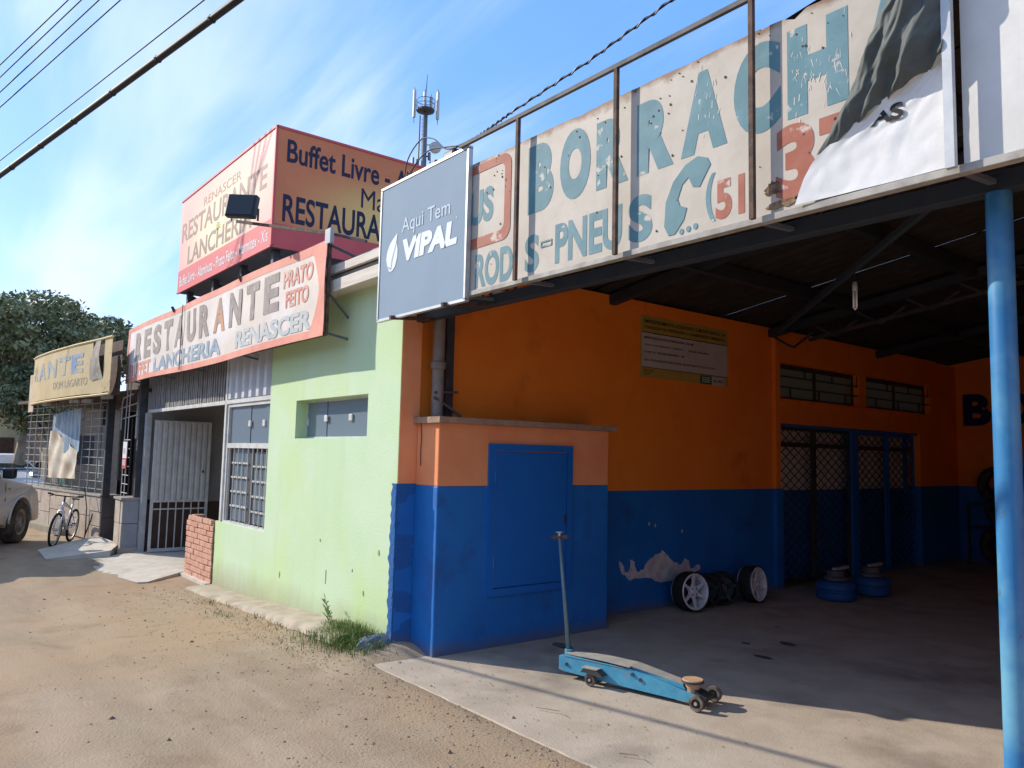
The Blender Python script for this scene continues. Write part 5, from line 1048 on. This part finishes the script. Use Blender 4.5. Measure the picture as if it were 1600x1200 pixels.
# ------------------------------------------------------------ pickup (local x forward, y left)
def vehicle(loc, rzv, paint, label, pick=True):
    t = thing('pickup_truck' if pick else 'parked_car', loc, label, 'truck' if pick else 'car', rz=rzv)
    W = .88; ax1, ax2, rw = 1.50, -1.55, .37
    if not pick: rw = .31; ax1, ax2 = 1.25, -1.3
    def arch(cx, r_): return [(cx + r_ * math.cos(a), rw + r_ * math.sin(a)) for a in np.linspace(math.pi + .18, -.18, 12)]
    front, rear = (2.22, -2.55) if pick else (2.0, -1.95)
    sil = .36 if pick else .25; belt = 1.08 if pick else .92
    hood = [(front, .42), (front + .03, .62), (front - .03, .86), (front - .25, 1.00), (1.05, belt + .06), (.9, belt + .07)] if pick else [(front, .3), (front + .02, .5), (front - .1, .7), (1.3, .84), (.9, belt)]
    low = [(rear, sil + .12)] + [p for p in arch(ax2, rw + .07)] + [(ax2 + rw + .12, sil)] + [p for p in arch(ax1, rw + .08)] + [(front - .15, .36)]
    low = [(rear, .50)] + arch(ax2, rw + .07) + [(ax2 + rw + .15, sil), (ax1 - rw - .15, sil)] + arch(ax1, rw + .08)
    top = hood + [(-.6, belt + .03), (rear, belt + .03)]
    poly = low + top
    n_ = len(poly); vs = []
    # cross section bulge
    for w_, inset in ((-W, .06), (-W - .035, 0), (W + .035, 0), (W, .06)):
        for u, v in poly: vs.append((u, w_ if inset else w_ * 1.0, v))
    # simple tumblehome: sides as strips
    b = MB(); prof = [(u, v) for u, v in poly]
    def sideY(v): return W * (1 - .10 * max(0, (v - .62) / .6) ** 2 - .05 * max(0, (.62 - v) / .4))
    vs = [(u, -sideY(v), v) for u, v in prof] + [(u, sideY(v), v) for u, v in prof]
    b.add(vs, [tuple(range(n_)), tuple(range(n_, 2 * n_))[::-1]] + [(i, n_ + i, n_ + (i + 1) % n_, (i + 1) % n_) for i in range(n_)])
    b.build('body', paint, t, local=True, bevel=.03)
    roof = 1.74 if pick else 1.42; rf0, rf1 = (.25, -.75) if pick else (.1, -1.2); a0 = 1.0; a1 = -1.15 if pick else -1.8
    gh = [(a0, belt + .04), (rf0 + .05, roof - .04), (rf0 - .15, roof), (rf1 + .1, roof), (rf1, roof - .03), (a1, belt + .02)]
    yb, yt = sideY(belt) - .02, W - .22
    def gy_(v): return yb + (yt - yb) * (v - belt) / (roof - belt)
    vs = [(u, -gy_(v), v) for u, v in gh] + [(u, gy_(v), v) for u, v in gh]; n_ = len(gh)
    MB().add(vs, [tuple(range(n_)), tuple(range(n_, 2 * n_))[::-1]] + [(i, n_ + i, n_ + (i + 1) % n_, (i + 1) % n_) for i in range(n_)]).build('cabin', paint, t, local=True, bevel=.03)
    zr = roof - .09
    for s_ in (1, -1):
        for k_, pw in enumerate(([(.80, belt + .07), (.24, zr), (-.16, zr), (-.16, belt + .07)], [(-.24, belt + .07), (-.24, zr), (-.72, zr), (-.98, belt + .07)])):
            d = MB().add([(u, s_ * (gy_(v) + .006), v) for u, v in pw], [(0, 1, 2, 3)]).build('window', cargl_m, t, local=True)
            fr_ = MB(); q_ = [(u, s_ * (gy_(v) + .006), v) for u, v in pw]
            for i in range(4): fr_.bar(q_[i], q_[(i + 1) % 4], .022, .018, up=(0, 1, 0))
            fr_.build('window_seal', blackp_m, d, local=True)
    MB().add([(a0 - .04 + .012, -yb + .10, belt + .07), (a0 - .04 + .012, yb - .10, belt + .07), (rf0 + .10, gy_(zr) - .08, zr + .0), (rf0 + .10, -gy_(zr) + .08, zr)], [(0, 1, 2, 3)]).build('windscreen', cargl_m, t, local=True)
    for s_ in (1, -1):
        m0 = MB().box(-.07, .07, -.11, .09, -.09, .09).build('mirror', blackp_m, t, local=True, bevel=.04); m0.location = (.72, s_ * (W + .09), belt + .16)
        MB().box(.15, .30, s_ * (sideY(.95) + .008) - .012, s_ * (sideY(.95) + .008) + .012, .93, .96).build('door_handle', paint if not pick else greym_m, t, local=True)
        ds = MB()
        for u in (.92, -.22): ds.bar((u, s_ * (sideY(.5) + .001), .48), (u - .0, s_ * (sideY(1.0) + .004), belt), .008, .006, up=(0, 1, 0))
        ds.build('door_seam', blackp_m, t, local=True)
        MB().box(front - .35, front - .02, s_ * .60 - .18, s_ * .60 + .18, .74, .90).build('headlight', gl_m, t, local=True, bevel=.03)
        MB().box(1.02, 1.10, s_ * (sideY(.96)) - .004, s_ * sideY(.96) + .006, .95, .98).build('side_lamp', mat('amber_lamp', (.6, .3, .05)), t, local=True)
    MB().box(front - .12, front + .10, -W + .02, W - .02, .34, .60).build('bumper', paint, t, local=True, bevel=.05)
    MB().box(rear - .1, rear + .05, -W + .05, W - .05, .42, .60).build('bumper', alu_m, t, local=True, bevel=.03)
    for x in (ax1, ax2):
        MB().box(x - rw - .04, x + rw + .04, -W + .22, W - .22, .2, rw + .42).build('wheel_well', blackp_m, t, local=True)
        for s_ in (1, -1):
            c = (x, s_ * (W - .11), rw); h = .12
            w_ = MB().lathe([(rw * .62, h), (rw * .92, h), (rw, h - .04), (rw, -h + .04), (rw * .92, -h), (rw * .62, -h)], c, (0, s_, 0), 30, closed=True).build('wheel', dustyr_m, t, smooth=True, autos=True, local=True)
            MB().lathe([(rw * .62, h - .01), (rw * .58, h - .01), (rw * .52, h - .06), (rw * .2, h - .04), (rw * .16, h - .01), (0, h - .01)], c, (0, s_, 0), 30).build('rim', mat('dusty_alloy', (.33, .31, .28), (.22, .2, .18), 10, .5, metal=.3), w_, smooth=True, local=True)
            hl = MB()
            for k_ in range(6): an = k_ * math.pi / 3; hl.lathe([(.045, h - .028), (0, h - .028)], (x + .15 * math.cos(an) * rw / .37, c[1], rw + .15 * math.sin(an) * rw / .37), (0, s_, 0), 8)
            hl.build('rim_holes', blackr_m, w_, local=True)
            ar = MB().tube([(x + (rw + .075) * math.cos(a), s_ * (sideY(rw + .3) + .0), rw + (rw + .075) * math.sin(a)) for a in np.linspace(.0, math.pi, 16)], .022, 6).build('arch_lip', paint, t, local=True, smooth=True)
    return t
vehicle((-15.36, .44, -.12), math.radians(151), car_m, 'dusty silver pickup truck at the left edge of the street')
vehicle((-30.5, 2.9, -.12), math.radians(10), carw_m, 'small white car far down the street behind the pickup', pick=False)

# ------------------------------------------------------------ bicycle (local x forward, y left, leaning)
bk = thing('bicycle', (-15.75, 2.52, -.12), 'silver mountain bicycle with black bars leaning by the stone wall', 'bicycle', rz=math.atan2(-.44, .90))
bk.scale = (.86, .86, .86); bk.rotation_euler = (R(-6), 0, math.atan2(-.44, .90))
wr = .32; fx, rx_ = .53, -.50
for x in (fx, rx_):
    w_ = MB(); pr2 = [(wr + .024 * math.cos(a), .024 * math.sin(a)) for a in np.linspace(0, 2 * math.pi, 8)[:-1]]; w_.lathe(pr2, (x, 0, wr + .024), (0, 1, 0), 36, closed=True)
    w_ = w_.build('wheel', rubber_m, bk, smooth=True, local=True)
    MB().lathe([(wr - .024, .012), (wr - .03, 0), (wr - .024, -.012), (wr - .018, 0)], (x, 0, wr + .024), (0, 1, 0), 36, closed=True).build('rim', alu_m, w_, local=True)
    sp2 = MB()
    for k_ in range(24): a = k_ * math.pi / 12; sp2.tube([(x, .02 * (-1) ** k_, wr + .024), (x + (wr - .02) * math.cos(a), 0, wr + .024 + (wr - .02) * math.sin(a))], .0022, 4)
    sp2.build('spokes', alu_m, w_, local=True, kind='stuff'); MB().tube([(x, -.05, wr + .024), (x, .05, wr + .024)], .018, 10).build('hub', alu_m, w_, local=True)
hz_ = wr + .024; bbk = (-.08, 0, hz_ - .05); seat = (-.26, 0, .80); head0, head1 = (.36, 0, .74), (.33, 0, .88)
fr3 = MB(); fr3.tube([bbk, seat], .018, 8); fr3.tube([bbk, head0], .026, 10); fr3.tube([(-.22, 0, .70), head1], .022, 8); fr3.tube([head0, head1], .025, 10)
for s_ in (1, -1): fr3.tube([bbk, (rx_, .05 * s_, hz_)], .011, 6); fr3.tube([(-.22, 0, .72), (rx_, .05 * s_, hz_)], .010, 6)
fr3.build('frame', silver_m, bk, smooth=True, local=True)
fk = MB()
for s_ in (1, -1): fk.tube([(.37, .05 * s_, .70), (fx, .05 * s_, hz_)], [.018, .013], 8)
fk.tube([(.37, -.06, .70), (.37, .06, .70)], .02, 8); fk.build('fork', silver_m, bk, smooth=True, local=True)
MB().tube([head1, (.31, 0, .98), (.36, 0, 1.0)], .016, 8).build('stem', blackp_m, bk, local=True, smooth=True)
MB().tube([(.28, -.33, 1.02), (.33, -.18, 1.0), (.36, 0, 1.0), (.33, .18, 1.0), (.28, .33, 1.02)], .012, 8).build('handlebar', blackp_m, bk, smooth=True, local=True)
for s_ in (1, -1): MB().tube([(.28, .33 * s_, 1.02), (.31, .23 * s_, 1.01)], .019, 8).build('grip', rubber_m, bk, local=True); MB().tube([(.34, .2 * s_, 1.0), (.40, .28 * s_, .97)], .007, 5).build('brake_lever', blackp_m, bk, local=True)
MB().tube([seat, (-.28, 0, .90)], .014, 8).build('seat_post', alu_m, bk, local=True)
MB().add([(-.42, -.08, .91), (-.42, .08, .91), (-.28, .06, .92), (-.15, .02, .93), (-.15, -.02, .93), (-.28, -.06, .92), (-.42, -.06, .88), (-.42, .06, .88), (-.16, 0, .90)], [(0, 5, 4, 3, 2, 1), (0, 1, 7, 6), (1, 2, 8, 7), (2, 3, 8), (3, 4, 8), (4, 5, 8), (5, 0, 6, 8), (6, 7, 8)]).build('saddle', blackp_m, bk, local=True, bevel=.008)
MB().lathe([(.07, -.05), (.09, -.05), (.09, -.042), (.07, -.042)], bbk, (0, 1, 0), 20, closed=True).build('chainring', darkm_m, bk, local=True)
MB().tube([bbk, (bbk[0] + .12, -.07, bbk[2] - .12)], .009, 6).build('crank', alu_m, bk, local=True); MB().tube([bbk, (bbk[0] - .12, .07, bbk[2] + .12)], .009, 6).build('crank', alu_m, bk, local=True)
for s_ in (1, -1): MB().box(bbk[0] + .12 * -s_ - .04, bbk[0] + .12 * -s_ + .04, .075 * s_ - .03 + .03 * s_, .075 * s_ + .03 + .03 * s_, bbk[2] + .12 * s_ - .01, bbk[2] + .12 * s_ + .01).build('pedal', blackp_m, bk, local=True)
# black bag and stick by the wall
st_ = thing('leaning_stick', (-15.9, 2.95, -.1), 'thin bent stick leaning on the stone wall beside the bicycle', 'stick')
MB().tube([(-16.2, 2.9, .85), (-16.0, 2.92, .5), (-15.85, 2.9, .1), (-15.8, 2.88, -.12)], .010, 6).build('stem', rust_m, st_); MB().tube([(-15.83, 2.89, 0), (-15.70, 2.95, .3), (-15.72, 2.97, .4)], .012, 6).build('fork_branch', rust_m, st_)

# ------------------------------------------------------------ grass and weeds
def blades(name, n_, xy, hh, wd, m_, parent=None, kind='stuff', lean=.5):
    V = []; Fc = []
    for i in range(n_):
        x, y = xy(); z = float(gz(x, y)) + .0; h_ = hh(x, y); a = random.uniform(0, 2 * math.pi); l_ = random.uniform(.1, 1) * lean * h_; dx, dy = math.cos(a), math.sin(a); w_ = wd * random.uniform(.6, 1.3)
        o = len(V); px_, py_ = -dy * w_, dx * w_
        V += [(x - px_, y - py_, z - .01), (x + px_, y + py_, z - .01), (x + dx * l_ * .35 + px_ * .8, y + dy * l_ * .35 + py_ * .8, z + h_ * .6), (x + dx * l_ * .35 - px_ * .8, y + dy * l_ * .35 - py_ * .8, z + h_ * .6), (x + dx * l_, y + dy * l_, z + h_ * (1 - .25 * l_ / h_))]
        Fc += [(o, o + 1, o + 2, o + 3), (o + 3, o + 2, o + 4)]
    return MB().add(V, Fc).build(name, m_, parent, kind=kind)
def gxy():
    while True:
        x = random.gauss(-6.12, .30); y = 3.30 - abs(random.gauss(0, .15)) - random.random() * .10
        if -7.2 < x < -5.6 and y > 2.72: return x, y
gcl = blades('grass_clump', 2600, gxy, lambda x, y: random.uniform(.04, .13) * math.exp(-((x + 6.1) / .55) ** 2) + .015, .0028, grass_m, lean=1.1)
tag(gcl, 'bright green grass clump at the foot of the green wall corner', 'grass')
dg_ = blades('dry_grass', 700, lambda: (random.gauss(-6.5, .8), random.uniform(2.6, 3.2)), lambda x, y: random.uniform(.006, .024), .0022, dry_m, lean=2.2); tag(dg_, 'short dry grass and litter between the dirt and the wall footing', 'grass')
gt = blades('grass_tufts', 350, lambda: (lambda c: (random.gauss(c[0], .16), random.gauss(c[1], .05)))(random.choice([(-8.5, 3.02), (-8.9, 2.9), (-7.7, 2.95), (-7.1, 2.98), (-8.1, 2.75)])), lambda x, y: random.uniform(.01, .05), .0028, mat('olive_grass', (.14, .16, .05), (.22, .19, .09), 9, .7), lean=1.3); tag(gt, 'small olive grass tufts along the footing of the green wall', 'grass')
wd_ = thing('weed', (-6.62, 3.22, .05), 'tall feathery weed standing above the grass at the green wall', 'plant')
for k_ in range(3):
    bx_ = -6.62 + k_ * .05; tip = Vector((bx_ - .07 - .02 * k_, 3.2, .32 - .05 * k_)); bs = Vector((bx_, 3.22, .04)); b = MB(); b.tube([bs, bs.lerp(tip, .5) + Vector((.01, 0, .02)), tip], [.004, .003, .001], 5)
    for i in range(16):
        t = .25 + .72 * i / 16; p = bs.lerp(tip, t); s_ = (-1) ** i; L2 = .085 * (1 - t * .6); q_ = p + Vector((s_ * L2 * .8 - .02, random.uniform(-.03, .03), L2 * .5)); r_ = Vector((0, .0, .008)); b.add([p, p.lerp(q_, .5) + r_, q_, p.lerp(q_, .5) - r_], [(0, 1, 2, 3)])
    b.build('stem', grass_m, wd_)

# ------------------------------------------------------------ pebbles, clods and litter
def pebbles(name, n_, xy, sz, m_, label):
    V = np.array([(0, 0, 1), (.9, 0, .1), (0, .9, .1), (-.9, 0, .1), (0, -.9, .1), (0, 0, -.4)]); T = [(0, 1, 2), (0, 2, 3), (0, 3, 4), (0, 4, 1), (5, 2, 1), (5, 3, 2), (5, 4, 3), (5, 1, 4)]
    vs = []; fs = []
    for i in range(n_):
        x, y = xy(); s_ = sz(); nz_ = - sum(.024 * math.exp(-((y - yc - .06 * (x + 6) * (1 if x > -9 else 0) - .1 * math.sin(x * .5)) / .2) ** 2) for yc in (1.35, -.2)) + noise.noise((x * .7, y * 1.1, 0)) * .018 + noise.noise((x * 2.6, y * 2.6, 3)) * .010 + noise.noise((x * 8, y * 8, 5)) * .007
        z = (float(gz(x, y)) + nz_ * (1 if y < 2.7 else .35)) if not (x > -5.4 and y > 3.05) else 0.0; a = random.uniform(0, 6.28); c, s2 = math.cos(a), math.sin(a); sc = (s_ * random.uniform(.6, 1.4), s_ * random.uniform(.6, 1.4), s_ * random.uniform(.35, .8)); o = len(vs)
        for v in V: j = random.uniform(.75, 1.2); u, w_ = v[0] * sc[0] * j, v[1] * sc[1] * j; vs.append((x + u * c - w_ * s2, y + u * s2 + w_ * c, z + v[2] * sc[2] * j))
        fs += [tuple(o + k_ for k_ in t) for t in T]
    o = MB().add(vs, fs).build(name, m_, kind='stuff'); tag(o, label, 'gravel'); return o
def near():
    while True:
        x = random.uniform(-10.5, -1.2); y = 3.0 - abs(random.gauss(0, 1.0))
        if y > .1: return x, y
pebbles('pebbles', 6500, near, lambda: min(.016, random.expovariate(1 / .0026) + .001), peb_m, 'scattered small stones and clods on the dirt street')
pebbles('dark_clods', 260, near, lambda: min(.020, random.expovariate(1 / .005) + .002), mat('dark_clod', (.12, .09, .065), (.20, .155, .11), 20, .95), 'dark clods scattered on the dirt')
pebbles('kerb_gravel', 2000, lambda: (random.uniform(-10, -1.5), random.gauss(2.84, .17)), lambda: min(.016, random.expovariate(1 / .0036) + .0015), mat('dirt_crumb', (.26, .20, .14), (.36, .28, .2), 20, .95), 'crumbled dirt along the ragged edge of the concrete')
pebbles('floor_litter', 260, lambda: (random.uniform(-5.2, -1.2), 3.1 + abs(random.gauss(0, .6))), lambda: random.uniform(.002, .008), mat('dry_leaf_bit', (.16, .09, .05), (.3, .22, .14), 20, .9), 'dry leaf bits and grit on the concrete forecourt')
# oil spots on the shop floor
oil = mat('oil_stain', (.09, .08, .07), (.14, .12, .10), 9, .5)
for i, (x, y, rx, ry) in enumerate(((-4.0, 6.35, .09, .06), (-4.22, 6.05, .05, .035), (-3.85, 5.75, .10, .04), (-4.45, 6.9, .04, .03), (-5.05, 4.62, .12, .07))):
    MB().add([(x + rx * math.cos(a) * random.uniform(.7, 1.1), y + ry * math.sin(a) * random.uniform(.7, 1.1), .004) for a in np.linspace(0, 2 * math.pi, 15)[:-1]], [tuple(range(14))]).build('oil_stain', oil, kind='structure')
# dry twigs
for i, (a, b_, c_) in enumerate((((-3.9, 3.35), (-3.75, 3.42), (-3.68, 3.40)), ((-3.05, 3.22), (-2.96, 3.28), (-2.9, 3.26)))):
    tag(MB().tube([(*a, .012), (*b_, .015), (*c_, .02)], [.003, .003, .0015], 5).build('twig', bark_m), ['dry twig on the concrete left of the jack shadow, the longer one', 'short dry twig on the concrete near the bottom edge'][i], 'twig')
